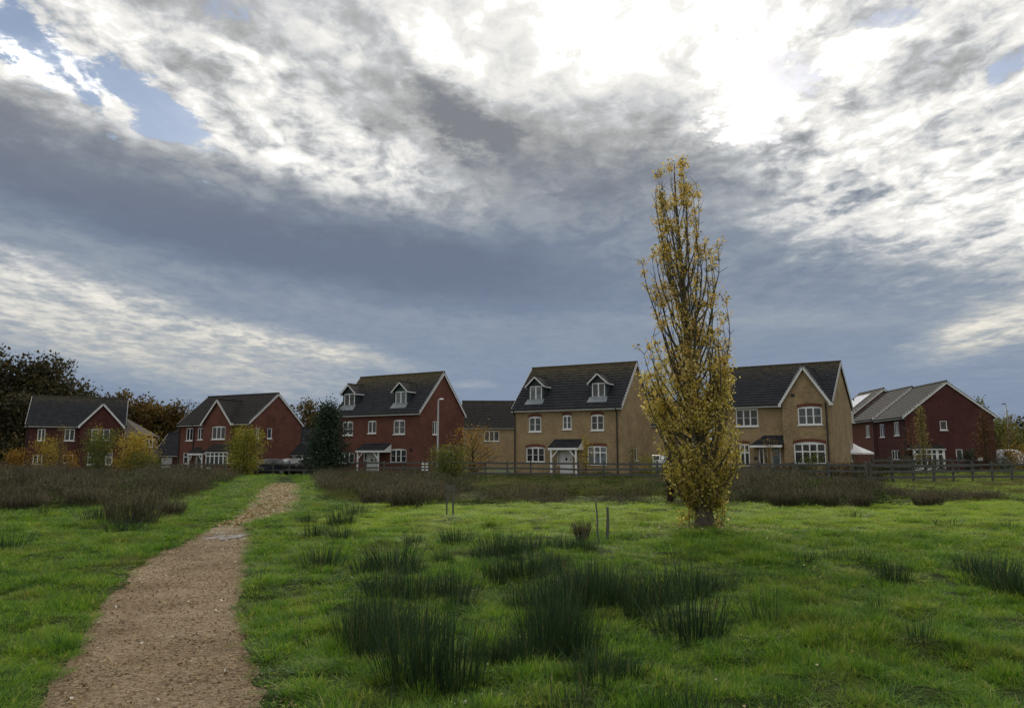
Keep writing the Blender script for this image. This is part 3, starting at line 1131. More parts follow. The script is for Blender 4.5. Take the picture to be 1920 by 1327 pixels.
        for i, px in enumerate(posts):
            u = f.pt(px, rect[3])[0]
            m = MB()
            m.box(u - .055, -depth - .06, -.3, u + .055, -depth + .05, zl - .06)
            if brace:
                k = 1 if i == 0 else -1
                m.bar((u + .05 * k, -depth, zl - .62), (u + .55 * k, -depth, zl - .08), .07, .07)
            m.build('porch_post', M['white'], s.root)


HB, HR = M['brick_head'], M['brick_red']

# ---- buff house in the middle of the row, two dormers
h = House('detached_house', 'buff brick house with two dormers and white front door, left of the poplar', (8.17, 55.12), -28.3, 9.41, 7.81, 5.2, 8.95, 0.1, M['brick_buff'], M['tile_dark'])
h.window('front', (991.6, 780.3, 1014.6, 808.8), 2, .10, head=HB, bars=1, pane='pane_half')
h.window('front', (1054.8, 777.7, 1071.5, 804.4), 2, .08, head=HB, bars=1, pane='pane_half')
h.window('front', (1107.8, 776.4, 1132.3, 806.1), 2, .10, head=HB, bars=1)
h.window('front', (986.6, 837.2, 1021.1, 866), 3, .10, head=HB, bars=1)
h.window('front', (1101.4, 835.7, 1138, 870.5), 3, .06, head=HB, transom=.3, pane='pane_net')
h.door('front', (1051.1, 843.5, 1072.3, 874.4), M['white'])
h.window('front', (1044.2, 844, 1049.2, 872), 1, sill=False)
h.canopy((1027.7, 823, 1085, 841.6), (1033.4, 1079.8))
h.window('right', (1190.7, 839.4, 1195.5, 863.4), 1)
h.dormer((993.8, 723.9, 1016.3, 749.3), M['tile_dark'], 'pane_net')
h.dormer((1110.2, 718, 1134.7, 744.2), M['tile_dark'], 'pane_half')
h.finish(pipes=((0.12, 0), (h.w - .35, 0)), vents=())

# ---- red house with two dormers
h = House('detached_house', 'red brick house with two dormers, between the dark conifer and the street lamp', (-7.85, 62.53), -30.5, 9.9, 7.2, 5.2, 8.95, 0.0, M['brick_red'], M['tile_dark'])
h.window('front', (642.8, 789.4, 661.3, 815.6), 2, .10, head=HR, bars=1)
h.window('front', (690.2, 788, 705, 812), 2, .08, head=HR)
h.window('front', (738.1, 786.3, 758.9, 813.5), 2, .10, head=HR, bars=1, pane='pane_half')
h.window('front', (731.8, 840.6, 761.6, 867.2), 3, .10, head=HR, bars=1)
h.window('front', (636, 848, 664, 868), 3, .06, head=HR)
h.door('front', (688.8, 848, 705.6, 866), M['white'])
h.window('front', (681.5, 848, 687, 864), 1, sill=False)
h.canopy((667.6, 831, 720, 846.4), (671, 709.7))
h.window('right', (811.4, 789.4, 820, 814.7), 2)
h.window('right', (838, 843.7, 849.9, 864.4), 2)
h.dormer((646.4, 738.2, 664.9, 761), M['tile_dark'])
h.dormer((742.3, 733.7, 762, 756.9), M['tile_dark'], 'pane_net')
h.finish(vents=((h.fac['front'], 771, 843),))

# ---- buff house right of the poplar, front gable
h = House('detached_house', 'buff brick house with a tall front gable, right of the poplar', (22.0, 50.75), -33.5, 8.5, 8.6, 5.2, 8.45, 0.1, M['brick_buff'], M['tile_dark'])
p_ = 0.6
f0 = Facade(h, 'front', -p_)
ua, ub = f0.pt(1466, 760)[0], f0.pt(1572, 760)[0]
ub = min(ub, h.w - .02)
gf = h.proj(ua, ub, p_, f0.pt(1513.7, 684)[1])
h.window('front', (1378.9, 766.1, 1422, 798.5), 3, .06, bars=1)
h.window(gf, (1495, 761.3, 1541.8, 795.4), 3, .10, head=HB, bars=1, pane='pane_half')
h.window(gf, (1487.9, 827.7, 1549.7, 869.6), 4, .16, head=HB, transom=.36)
h.window('front', (1386.5, 831.3, 1406.4, 872), 2, .08, head=HB, transom=.36)
h.door('front', (1446.5, 839, 1463, 872), M['door_green'], 'full')
h.window('front', (1422, 836.5, 1441, 872), 2, sill=False, label='glazed side screen of the porch')
h.window('right', (1598.2, 764, 1602, 792), 1)
h.window('right', (1593.8, 829, 1599, 863.6), 1)
q0 = h.fac['front']
uA, zA = q0.pt(1414, 836)
uB = ua
zB = q0.pt(1440, 816)[1]
rf = MB()
tile_slope(rf, (uA, -1.0, zA + .05), (uB - .02, -1.0, zA + .05), (uA + .75, -.01, zB), (uB - .02, -.01, zB), .28, .03)
tile_slope(rf, (uA, -1.0, zA + .05), (uA, -.01, zA + .05), (uA + .75, -.01, zB), (uA + .75, -.01, zB), .28, .03)
pr = rf.build('porch_roof', M['tile_dark'], h.root)
fa = MB()
fa.box(uA - .02, -1.03, zA - .1, uB - .02, -1.0, zA + .04)
fa.box(uA - .02, -1.0, zA - .1, uA + .02, -.01, zA + .04)
fa.build('fascia', M['white'], pr)
h.finish(pipes=((ub - .2, -p_),), vents=((gf, 1486.5, 741), (h.fac['right'], 1600, 749), (h.fac['right'], 1610, 837), (q0, 1417, 859)))

# ---- red house with a front gable, left of the dark conifer
h = House('detached_house', 'red brick house with a front gable and a tiled bay, behind a yellow-green tree', (-26.1, 73.5), -28.1, 10.67, 7.7, 4.8, 7.98, -0.32, M['brick_red'], M['tile_grey'])
p_ = 0.5
f0 = Facade(h, 'front', -p_)
ua, ub = f0.pt(381, 800)[0], f0.pt(434, 800)[0]
gf = h.proj(ua, ub, p_, f0.pt(409.7, 748)[1])
h.window('front', (349.7, 802.5, 360.8, 825.8), 2)
h.window('front', (371.3, 802, 380.2, 824), 2)
h.window(gf, (398, 798.7, 421.7, 823), 3, .08, head=HR)
h.window('right', (478.3, 802, 485.8, 822.5), 2)
h.window('right', (501.7, 802.5, 509.7, 822), 1)
h.window('front', (344, 848, 351.7, 869), 1, transom=.35)
h.door('front', (368, 852.5, 378.5, 870), M['white'], 'full')
h.canopy((351.7, 838, 381, 851.7), (354, 379.5), 0.9)
fb = Facade(h, 'front', -p_ - .7)
b0, bz0, b1, bz1 = fb.rect(386, 846.7, 425.8, 870)
zt = Facade(h, 'front', -p_).pt(400, 832)[1]
mb = MB()
for (a, b) in ((b0, b0 + .09), (b1 - .09, b1)):
    mb.box(a, -p_ - .7, bz0, b, -p_ - .62, bz1)
    mb.box(a, -p_ - .62, bz0, b, -p_ - .01, bz0 + .12)
for k in range(1, 5):
    uu = b0 + (b1 - b0) * k / 5
    mb.box(uu - .06, -p_ - .7, bz0, uu + .06, -p_ - .62, bz1)
mb.box(b0, -p_ - .71, bz1 - .12, b1, -p_ - .61, bz1 - .002)
mb.box(b0, -p_ - .705, bz0 + (bz1 - bz0) * .62, b1, -p_ - .615, bz0 + (bz1 - bz0) * .62 + .09)
mb.box(b0, -p_ - .73, bz0 - .1, b1, -p_ - .6, bz0)
bay = mb.build('bay_window', M['white'], h.root)
g = MB()
g.poly([(b0, -p_ - .65, bz0), (b1, -p_ - .65, bz0), (b1, -p_ - .65, bz1), (b0, -p_ - .65, bz1)])
for x in (b0 + .03, b1 - .03):
    g.poly([(x, -p_ - .65, bz0), (x, -p_, bz0), (x, -p_, bz1), (x, -p_ - .65, bz1)])
g.build('pane', M['pane_half'], bay)
g = MB()
g.box(b0 + .01, -p_ - .69, -.5, b1 - .01, -p_ - .005, bz0 - .1)
g.build('bay_wall', M['brick_red'], bay)
g = MB()
tile_slope(g, (b0 - .15, -p_ - .85, bz1 + .06), (b1 + .15, -p_ - .85, bz1 + .06), (b0 + .2, -p_ - .01, zt), (b1 - .2, -p_ - .01, zt), .28, .03)
tile_slope(g, (b0 - .15, -p_ - .85, bz1 + .06), (b0 - .15, -p_ - .01, bz1 + .06), (b0 + .2, -p_ - .01, zt), (b0 + .2, -p_ - .01, zt), .28, .03)
tile_slope(g, (b1 + .15, -p_ - .85, bz1 + .06), (b1 + .15, -p_ - .01, bz1 + .06), (b1 - .2, -p_ - .01, zt), (b1 - .2, -p_ - .01, zt), .28, .03)
g.build('bay_roof', M['tile_grey'], bay)
h.finish(pipes=((0.1, 0), (h.fac['front'].pt(364, 820)[0], 0)))

# ---- dark house at the left end
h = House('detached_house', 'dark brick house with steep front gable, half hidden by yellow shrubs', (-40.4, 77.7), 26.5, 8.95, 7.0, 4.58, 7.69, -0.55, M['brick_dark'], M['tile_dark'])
p_ = 0.6
f0 = Facade(h, 'front', -p_)
ua, ub = f0.pt(150.5, 806)[0], min(f0.pt(230, 806)[0], h.w)
gf = h.proj(ua, ub, p_, f0.pt(192, 755)[1])
h.window('front', (122, 804, 139, 826), 2)
h.window('front', (71, 804, 84, 826), 2)
h.window(gf, (172, 804, 205, 825), 3)
h.window(gf, (165, 848, 210, 871), 4, transom=.35, pane='pane_net')
h.window('front', (62, 853, 78, 870), 2)
h.window('front', (118, 852, 136, 868), 2)
h.finish(pipes=((0.1, 0),))

# ---- hip-roofed house behind it
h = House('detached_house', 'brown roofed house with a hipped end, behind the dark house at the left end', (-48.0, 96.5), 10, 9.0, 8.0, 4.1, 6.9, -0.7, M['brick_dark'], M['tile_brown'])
h.window('front', (272, 822, 286, 838), 2)
h.finish(hip_right=True)

# ---- small red gable behind
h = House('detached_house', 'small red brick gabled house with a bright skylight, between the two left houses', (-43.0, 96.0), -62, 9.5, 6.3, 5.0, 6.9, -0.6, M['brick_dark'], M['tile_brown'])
sk = MB()
yy, zz = 0.5, 0
sl = lambda y: h.e + (y + h.oh) * h.slope + .07
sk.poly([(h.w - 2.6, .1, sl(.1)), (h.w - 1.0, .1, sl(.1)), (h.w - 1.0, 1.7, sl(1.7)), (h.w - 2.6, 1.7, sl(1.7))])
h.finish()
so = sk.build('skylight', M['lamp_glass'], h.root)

# ---- buff houses behind the gap in the row
h = House('detached_house', 'buff brick house with plain grey roof, in the gap left of the dormered buff house', (2.5, 97.0), 2, 9.2, 7.5, 5.2, 8.85, 0.1, M['brick_buff'], M['tile_grey'])
h.window('front', (908, 807.7, 935.8, 826.7), 3)
h.finish()
h = House('detached_house', 'buff brick house showing a strip of roof between the poplar and the middle buff house', (25.5, 95.0), 0, 9.5, 7.5, 5.4, 8.7, 0.1, M['brick_buff'], M['tile_dark'])
h.window('front', (1241, 805, 1252, 826), 2, pane='pane_net')
h.finish()
h = House('detached_house', 'brown hipped roof just showing behind the right red terrace', (66.5, 106.0), -10, 8, 8, 6.6, 9.9, 0.1, M['brick_dark'], M['tile_brown'])
h.finish(hip_right=True)

# ---- terrace at the right: gable end towards us
TG = 'red brick terrace at the right'
h = House('terraced_house', 'x', (37.05, 77.1), 84, 7.2, 8.55, 5.2, 8.55, 0.1, M['brick_red'], M['tile_grey'], group=TG)


def end_terrace(label, ox, oy, length, dz, gable, skylight=False):
    """long side runs back from (ox, oy); built with its front turned to the left of the picture"""
    global h
    h = House('terraced_house', label, (ox, oy), -96.0, length, 8.55, 5.2 + dz, 8.55 + dz, 0.1, M['brick_red'] if not gable else M['brick_dark'], M['tile_grey'], group=TG)
    return h


bpy.data.objects.remove(h.root)
a6 = R(-96.0)
u6 = Vector((math.cos(a6), math.sin(a6), 0))
fr0 = Vector((36.95, 70.25, 0))
h = end_terrace('red brick end house of the terrace, with wide plain gable and glazed porch', fr0.x, fr0.y, 7.3, 0.0, True)
F_, G_ = 'front', 'right'
h.window('front', (1648.7, 795, 1659, 819), 2)
h.window('front', (1675.3, 790.7, 1687, 816), 3)
h.window('front', (1671, 843.6, 1687.6, 862), 3)
h.window('right', (1761.7, 788.5, 1776.6, 806), 1)
h.window('right', (1792, 841.8, 1806.4, 862.6), 1)
# glazed porch on the gable
g0 = Facade(h, 'right', h.w + 1.1)
a0, z0, a1, z1 = g0.rect(1714, 842, 1771, 872)
zt = h.fac['right'].pt(1740, 832)[1]
m = MB(Facade(h, 'right', h.w).T)
N1 = 1.1
m.box(a0 - .2, -.0, z1 - .05, a1 + .2, N1 + .15, z1 + .1)
for t in (0, .22, .42, .6, .78, 1):
    uu = a0 + (a1 - a0) * t
    wd = .11 if t in (0, 1, .78) else .06
    m.box(uu - wd, N1 - .06, -.1, uu + wd, N1 + .02, z1 - .05)
m.box(a0, N1 - .05, z0 + (z1 - z0) * .66, a1, N1 + .01, z0 + (z1 - z0) * .66 + .1)
m.box(a0, N1 - .05, -.1, a1, N1 + .01, .35)
po = m.build('glazed_porch', M['white'], h.root)
m = MB(Facade(h, 'right', h.w).T)
m.poly([(a0, N1 - .03, 0), (a1, N1 - .03, 0), (a1, N1 - .03, z1), (a0, N1 - .03, z1)])
for x in (a0, a1):
    m.poly([(x, 0, 0), (x, N1 - .03, 0), (x, N1 - .03, z1), (x, 0, z1)])
m.build('pane', M['pane'], po)
m = MB()
T_ = Facade(h, 'right', h.w).T
tile_slope(m, T_(a0 - .25, N1 + .2, z1 + .1), T_(a1 + .25, N1 + .2, z1 + .1), T_(a0 - .1, .01, zt), T_(a1 + .1, .01, zt), .28, .03)
m.build('porch_roof', M['tile_grey'], po)
h.finish(pipes=((h.w - .12, 0),))
o2 = fr0 - u6 * 7.35 - Vector((0.0, 0, 0))
h = end_terrace('red brick middle house of the terrace, roof slightly above the end house', o2.x - .1, o2.y, 7.2, 0.14, False)
h.window('front', (1622.5, 797, 1631.5, 819), 3)
h.finish(pipes=((.15, 0), (h.w - .1, 0)))
o3 = o2 - u6 * 7.25
h = end_terrace('red brick far house of the terrace with bright solar panels on a higher roof', o3.x - .2, o3.y, 8.0, 0.62, False)
sp = MB()
sl = lambda y: h.e + (y + h.oh) * h.slope + .10
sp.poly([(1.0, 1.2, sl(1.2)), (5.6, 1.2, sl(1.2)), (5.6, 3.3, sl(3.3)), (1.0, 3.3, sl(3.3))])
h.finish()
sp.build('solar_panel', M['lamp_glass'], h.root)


# ---- garages
def garage(label, fr, ang, W, D, e, r, zg, doors):
    g = House('garage', label, fr, ang, W, D, e, r, zg, M['brick_dark'], M['tile_dark'], .25, .12, 'garage')
    for rect in doors:
        f = g.fac['front']
        u0, z0, u1, z1 = f.rect(*rect)
        f.open.append((u0, .02, u1, z1))
        mb = MB(f.T)
        n = 7
        for k in range(n):
            za, zb = .02 + (z1 - .02) * k / n, .02 + (z1 - .02) * (k + 1) / n
            mb.box(u0, -.10, za + .012, u1, -.05, zb - .012)
            mb.box(u0, -.10, zb - .012, u1, -.065, zb + .012)
        d_ = mb.build('garage_door', M['garage'], g.root)
        q = MB(f.T)
        q.box((u0 + u1) / 2 - .08, -.05, .9, (u0 + u1) / 2 + .08, -.02, .95)
        q.build('handle', M['metal_dark'], d_)
    g.finish()
    return g


garage('dark roofed garage with one pale door, attached left of the tiled-bay red house', (-33.6, 80.0), -8, 5.4, 5.4, 1.65, 4.0, -0.65, ((302, 857.5, 322, 871),))
garage('dark roofed double garage with pale doors, behind the parked cars and the conifer', (-20.6, 78.5), -6, 8.6, 6.4, 1.72, 4.55, -0.45, ((523.5, 854.5, 554, 872), (563.5, 854.5, 596, 872)))

# ------------------------------------------------------------------ fences
def fence(label, pts, rail_hs=(0.30, 0.66, 1.02), post_h=1.18, bay=1.8, thick=(), group=None, seed=1, w=0.11):
    rnd = random.Random(seed)
    root = tag(empty('post_and_rail_fence', (pts[0][0], pts[0][1], land(*pts[0]))), label, 'fence', group)
    ox, oy, oz = root.location
    L = [0.0]
    for a, b in zip(pts[:-1], pts[1:]):
        L.append(L[-1] + math.hypot(b[0] - a[0], b[1] - a[1]))

    def at(s):
        for i in range(len(pts) - 1):
            if s <= L[i + 1] + 1e-6:
                t = (s - L[i]) / (L[i + 1] - L[i])
                x = pts[i][0] + (pts[i + 1][0] - pts[i][0]) * t
                y = pts[i][1] + (pts[i + 1][1] - pts[i][1]) * t
                return x, y
        return pts[-1]
    n = max(1, int(round(L[-1] / bay)))
    P = []
    for k in range(n + 1):
        x, y = at(L[-1] * k / n)
        z = hgt(x, y)
        P.append((x - ox, y - oy, z - oz))
    for k, p in enumerate(P):
        m = MB()
        tw = w * (1.9 if k in thick else 1.0)
        hh = post_h * (1.1 if k in thick else 1) + rnd.uniform(-.04, .04)
        lx, ly = rnd.uniform(-.03, .03), rnd.uniform(-.03, .03)
        a = [(p[0] + sx * tw / 2, p[1] + sy * tw / 2, p[2] - .3) for sx, sy in ((-1, -1), (1, -1), (1, 1), (-1, 1))]
        b = [(q[0] + lx, q[1] + ly, p[2] + hh) for q in a]
        c = [(p[0] + (q[0] - p[0]) * .7 + lx * .6, p[1] + (q[1] - p[1]) * .7 + ly * .6, p[2] + hh + .04) for q in b]
        m.add(a + b + c, [(0, 3, 2, 1), (0, 1, 5, 4), (1, 2, 6, 5), (2, 3, 7, 6), (3, 0, 4, 7), (4, 5, 9, 8), (5, 6, 10, 9), (6, 7, 11, 10), (7, 4, 8, 11), (8, 9, 10, 11)])
        m.build('post', M['fence'], root)
    for hh in rail_hs:
        for k in range(0, n, 2):
            m = MB()
            q = [Vector(P[i]) + Vector((0, -.07, hh + rnd.uniform(-.025, .025))) for i in range(k, min(k + 2, n) + 1)]
            for a, b in zip(q[:-1], q[1:]):
                m.bar(a, b, .045, .125)
            m.build('rail', M['fence'], root)
    return root


FG = 'post and rail fences between the meadow and the houses'


def fl(px):
    """point of the long fence line under a pixel column"""
    k = atd(px, 1.0)
    y = 53.2 / (1 + .532 * k)
    return k * y, y


fence('grey timber rail fence behind the brown weeds at the left, in front of the shrubs', [fl(-60), fl(448)], group=FG, seed=1)
fence('timber rail fence with a thick post in front of the parked cars beyond the path', [fl(455), fl(640)], group=FG, thick=(5,), seed=2, rail_hs=(.45, .95))
fence('grey timber rail fence in front of the two houses with dormers', [fl(652), fl(1285)], group=FG, seed=3)
fence('dark timber rail fence in front of the hedge, right of the poplar', [fl(1300), fl(1622)], group=FG, thick=(), seed=4, w=.13)
c0 = fl(1630)
fence('weathered rail fence along the grass at the right edge, below the terrace gable', [c0, (28.7, 46.2), (36.5, 49.2)], group=FG, seed=5, w=.10)
fence('pale grey rail fence standing farther back beside the terrace', [(atd(1634, 56), 56), (atd(1730, 58), 58), (atd(1880, 62), 62)], group=FG, seed=6, rail_hs=(.62, 1.08), post_h=1.3)


# ------------------------------------------------------------------ stakes in the meadow
def stake(name, label, x, y, h, w, lean, group=None, parent=None):
    m = MB()
    z = hgt(x, y) if parent is None else 0
    bx, by, bz = (0, 0, 0) if parent is None else (x, y, 0)
    sec = []
    for k in range(7):
        t = k / 6
        ww = w * (1 + .1 * math.sin(k * 2.1)) * (1 if k < 6 else .75)
        sec.append((bx + lean * t * h + .006 * math.sin(k * 1.7), by, bz - .3 + (h + .3) * t))
    m.tube(sec, [w / 2 * (1 + .08 * math.sin(k * 2.3)) * (0.8 if k == 6 else 1) for k in range(7)], 8)
    o = m.build(name, M['stake'], parent)
    if parent is None:
        o.location = (x, y, z)
        tag(o, label, 'stake', group)
    return o


x, y = gpt(1124, 1021)
stake('tree_stake', 'thin slightly leaning timber stake in the meadow, left one of the nearer pair', x, y, .74, .032, -.07)
x, y = gpt(1139, 1017)
stake('tree_stake', 'thicker timber stake in the meadow, right of the thin one', x, y, .68, .058, .02)

x, y = gpt(843.5, 969)
root = tag(empty('tree_support', (x, y, hgt(x, y))), 'pair of slim stakes joined by a short crossbar, by the weed edge', 'tree support')
stake('stake', None, -.085, 0.05, .84, .045, .0, parent=root)
stake('stake', None, .085, -.05, .82, .055, .01, parent=root)
m = MB()
m.box(-.13, -.02, .70, .13, .02, .78)
m.build('crossbar', M['stake'], root)


# ------------------------------------------------------------------ street furniture
def street_lamp(label, x, y, h, arm, head_mat):
    z = land(x, y)
    root = tag(empty('street_lamp', (x, y, z)), label, 'street lamp')
    m = MB()
    m.tube([(0, 0, -.4), (0, 0, 1.4), (0, 0, 1.42), (0, 0, h)], [.115, .10, .075, .055], 12)
    m.build('pole', M['galv'], root, True)
    m = MB()
    s = 1 if arm > 0 else -1
    m.tube([(0, 0, h - .02), (s * .05, -.02, h + .10), (arm * .5, -.05, h + .13)], [.04, .035, .03], 8)
    m.add([(arm * .3, -.16, h + .1), (arm, -.2, h + .12), (arm, .1, h + .12), (arm * .3, .06, h + .1), (arm * .3, -.12, h + .2), (arm * .95, -.14, h + .17), (arm * .95, .04, h + .17), (arm * .3, .02, h + .2)],
          [(0, 1, 2, 3), (4, 5, 6, 7), (0, 1, 5, 4), (1, 2, 6, 5), (2, 3, 7, 6), (3, 0, 4, 7)])
    hd = m.build('lantern', head_mat, root)
    m = MB()
    m.box(min(arm * .45, arm * .9), -.12, h + .075, max(arm * .45, arm * .9), .02, h + .098)
    m.build('lens', M['lamp_glass'], hd)


street_lamp('tall grey street lamp with a pale lantern beside the red dormer house gable', atd(820.5, 57), 57, 5.75, .42, M['white'])
street_lamp('thin dark topped street lamp at the right edge behind the terrace', atd(1894, 78), 78, 6.7, -.42, M['metal_dark'])


def bollard(label, x, y):
    z = land(x, y)
    root = tag(empty('bollard', (x, y, z)), label, 'bollard', 'black bollards with white bands')
    m = MB()
    m.tube([(0, 0, -.3), (0, 0, 1.02), (0, 0, 1.08)], [.085, .085, .05], 12)
    m.build('post', M['black'], root, True)
    for k, zz in enumerate((.56, .77, .98)):
        m = MB()
        m.tube([(0, 0, zz - .055), (0, 0, zz + .055)], .092, 12)
        m.build('reflective_band', M['white'], root)


bollard('black bollard with white bands, left one of the two beside the green bush', atd(793.5, 53.5), 53.5)
bollard('black bollard with white bands, nearer the green bush of the two', atd(800.5, 53.6), 53.6)


def notice(label, x, y, z0, w, hh):
    root = tag(empty('notice', (x, y, land(x, y))), label, 'sign')
    m = MB()
    m.box(-w / 2, -.02, z0, w / 2, .0, z0 + hh)
    m.build('panel', M['white'], root)
    m = MB()
    m.box(-.03, .0, -.2, .03, .05, z0 + hh * .8)
    m.build('post', M['fence'], root)


x, y = fl(457.5)
notice('small white upright notice on the rail fence left of the cars', x, y - .25, .62, .24, .34)
x, y = fl(395)
notice('small white notice low on the fence in front of the tiled bay', x, y - .25, .55, .34, .22)
notice('small white sign above the fence in front of the right terrace', atd(1837, 60), 60, 1.05, .40, .24)


def parasol(label, x, y):
    z = land(x, y)
    root = tag(empty('garden_parasol', (x, y, z)), label, 'parasol')
    m = MB()
    m.tube([(0, 0, -.1), (0, 0, 2.35)], .025, 8)
    m.build('pole', M['galv'], root)
    m = MB()
    n = 8
    for k in range(n):
        a, b = 2 * math.pi * k / n, 2 * math.pi * (k + 1) / n
        for q in range(4):
            r0, r1 = 1.5 * q / 4, 1.5 * (q + 1) / 4
            z0, z1 = 2.4 - .72 * (q / 4) ** .85, 2.4 - .72 * ((q + 1) / 4) ** .85
            m.poly([(r0 * math.cos(a), r0 * math.sin(a), z0), (r1 * math.cos(a), r1 * math.sin(a), z1), (r1 * math.cos(b), r1 * math.sin(b), z1), (r0 * math.cos(b), r0 * math.sin(b), z0)])
        m.poly([(1.5 * math.cos(a), 1.5 * math.sin(a), 1.68), (1.5 * math.cos(b), 1.5 * math.sin(b), 1.68), (1.5 * math.cos(b), 1.5 * math.sin(b), 1.56), (1.5 * math.cos(a), 1.5 * math.sin(a), 1.56)])
    m.build('canopy', M['canvas'], root)


parasol('white garden parasol peeping out behind the right buff house', atd(1601, 58), 58)


# ------------------------------------------------------------------ cars
def car_paint(name, col):
    m, t, out = material(name)
    p = principled(t, out, col, 0.28, 0.5, 0.2)
    p.inputs['Coat Weight'].default_value = 0.6
    p.inputs['Coat Roughness'].default_value = 0.05
    return m


def car(name, label, cat, x, y, rz, paint, kind='hatch', s=1.0):
    z = land(x, y)
    root = tag(empty(name, (x, y, z), R(rz)), label, cat, 'vehicles parked by the houses')
    L, Wd = (4.2, 1.78) if kind == 'hatch' else (5.4, 2.0)
    # stations along the length (front = +x): x, sill, belt, roof, half width belt, half width roof
    if kind == 'hatch':
        S = [(2.10, .34, .62, .64, .62, .58), (1.98, .22, .74, .78, .80, .70), (1.35, .20, .88, .92, .87, .76), (.92, .20, .93, .96, .88, .78), (.30, .20, .95, 1.36, .89, .62),
             (-.10, .20, .96, 1.46, .89, .63), (-.80, .20, .97, 1.45, .89, .63), (-1.50, .20, .98, 1.33, .88, .61), (-1.92, .24, .96, 1.02, .82, .66), (-2.08, .34, .80, .86, .70, .60)]
    else:
        S = [(2.70, .40, .80, .84, .75, .7), (2.55, .28, 1.0, 1.06, .92, .85), (2.05, .26, 1.12, 1.22, .98, .90), (1.45, .26, 1.2, 1.95, .99, .84), (.9, .26, 1.22, 2.1, 1.0, .86),
             (-1.0, .26, 1.22, 2.12, 1.0, .87), (-2.5, .28, 1.2, 2.08, .99, .87), (-2.7, .36, 1.0, 1.9, .94, .84)]
    V, F = [], []
    m, g = MB(), MB()
    rings = []
    for (sx, a, b, c, wb, wr) in S:
        mid = (a + b) / 2
        rings.append([(sx, -wb * .94, a), (sx, -wb * 1.0, mid), (sx, -wb * .985, b), (sx, -wr, c), (sx, -wr * .55, c + .035), (sx, wr * .55, c + .035), (sx, wr, c), (sx, wb * .985, b), (sx, wb, mid), (sx, wb * .94, a)])
    k = len(rings[0])
    verts = [p for r in rings for p in r]
    faces = []
    for i in range(len(rings) - 1):
        for j in range(k - 1):
            faces.append((i * k + j, i * k + j + 1, (i + 1) * k + j + 1, (i + 1) * k + j))
        faces.append((i * k + k - 1, i * k, (i + 1) * k, (i + 1) * k + k - 1))
    faces.append(tuple(range(k)))
    faces.append(tuple(range((len(rings) - 1) * k, len(rings) * k)))
    m.add(verts, faces)
    body = m.build('body', paint, root)
    bv = body.modifiers.new('edge', 'BEVEL')
    bv.width, bv.segments, bv.limit_method, bv.angle_limit = .05, 2, 'ANGLE', R(25)

    def off(p, q):
        return tuple(Vector(p) + Vector(q))
    # glasshouse panes set just proud of the shell
    idx = {'hatch': (3, 4, 7, 8), 'van': (2, 3, 3, 3)}[kind]
    i0, i1, i2, i3 = idx

    def quad_in(a, b, c, d, nrm, s_=.09):
        P = [Vector(p) for p in (a, b, c, d)]
        ce = sum(P, Vector()) / 4
        return [tuple(p.lerp(ce, s_) + Vector(nrm) * .012) for p in P]
    r = rings
    w = MB()
    w.poly(quad_in(r[i0][3], r[i0][6], r[i1][6], r[i1][3], (.6, 0, .8)))
    w.build('windscreen', M['car_glass'], root)
    if kind == 'hatch':
        w = MB()
        w.poly(quad_in(r[i3][3], r[i3][6], r[i2][6], r[i2][3], (-.6, 0, .8)))
        w.build('rear_window', M['car_glass'], root)
    for sd, (jb, jr) in ((-1, (2, 3)), (1, (7, 6))):
        w = MB()
        segs = ((3, 4), (4, 5), (5, 6), (6, 7)) if kind == 'hatch' else ((2, 3), (3, 4))
        for a, b in segs:
            w.poly(quad_in(r[a][jb], r[b][jb], r[b][jr], r[a][jr], (0, sd * .9, .3), .11))
        w.build('side_window', M['car_glass'], root)
    fx = S[1][0]
    for sd in (-1, 1):
        w = MB()
        w.box(fx - .02, sd * .62 - .17, S[1][2] - .14, fx + .075, sd * .62 + .17, S[1][2] + .0)
        w.build('headlight', M['lamp_glass'], root)
        w = MB()
        bx = S[-2][0]
        w.box(bx - .09, sd * .66 - .10, .72, bx + .02, sd * .66 + .10, .92)
        w.build('tail_light', M['red_lens'], root)
        w = MB()
        w.box(.78, sd * (.98) - .09, .92, .93, sd * .98 + .09, 1.06)
        w.build('wing_mirror', paint, root)
    for e_, xx in ((1, S[0][0]), (-1, S[-1][0])):
        w = MB()
        w.box(min(xx, xx + .03 * e_) - .005, -.26, .44, max(xx, xx + .03 * e_) + .005, .26, .55)
        w.build('number_plate', M['plate'], root)
    w = MB()
    w.box(S[0][0] - .03, -.5, .3, S[0][0] + .012, .5, .42)
    w.build('grille', M['black'], root)
    wb = .31 * L
    for xx in (wb, -wb):
        for sd in (-1, 1):
            wh = MB()
            yy = sd * (Wd / 2 - .12)
            wh.tube([(xx, yy - .11, .32), (xx, yy - .09, .32), (xx, yy + .09, .32), (xx, yy + .11, .32)], [.27, .32, .32, .27], 20)
            t_ = wh.build('wheel', M['tyre'], root, False)
            rm = MB()
            rm.tube([(xx, yy + sd * .105, .32), (xx, yy + sd * .125, .32)], [.2, .15], 14)
            rm.build('rim', M['galv'], t_)
    if s != 1:
        root.scale = (s, s, s)


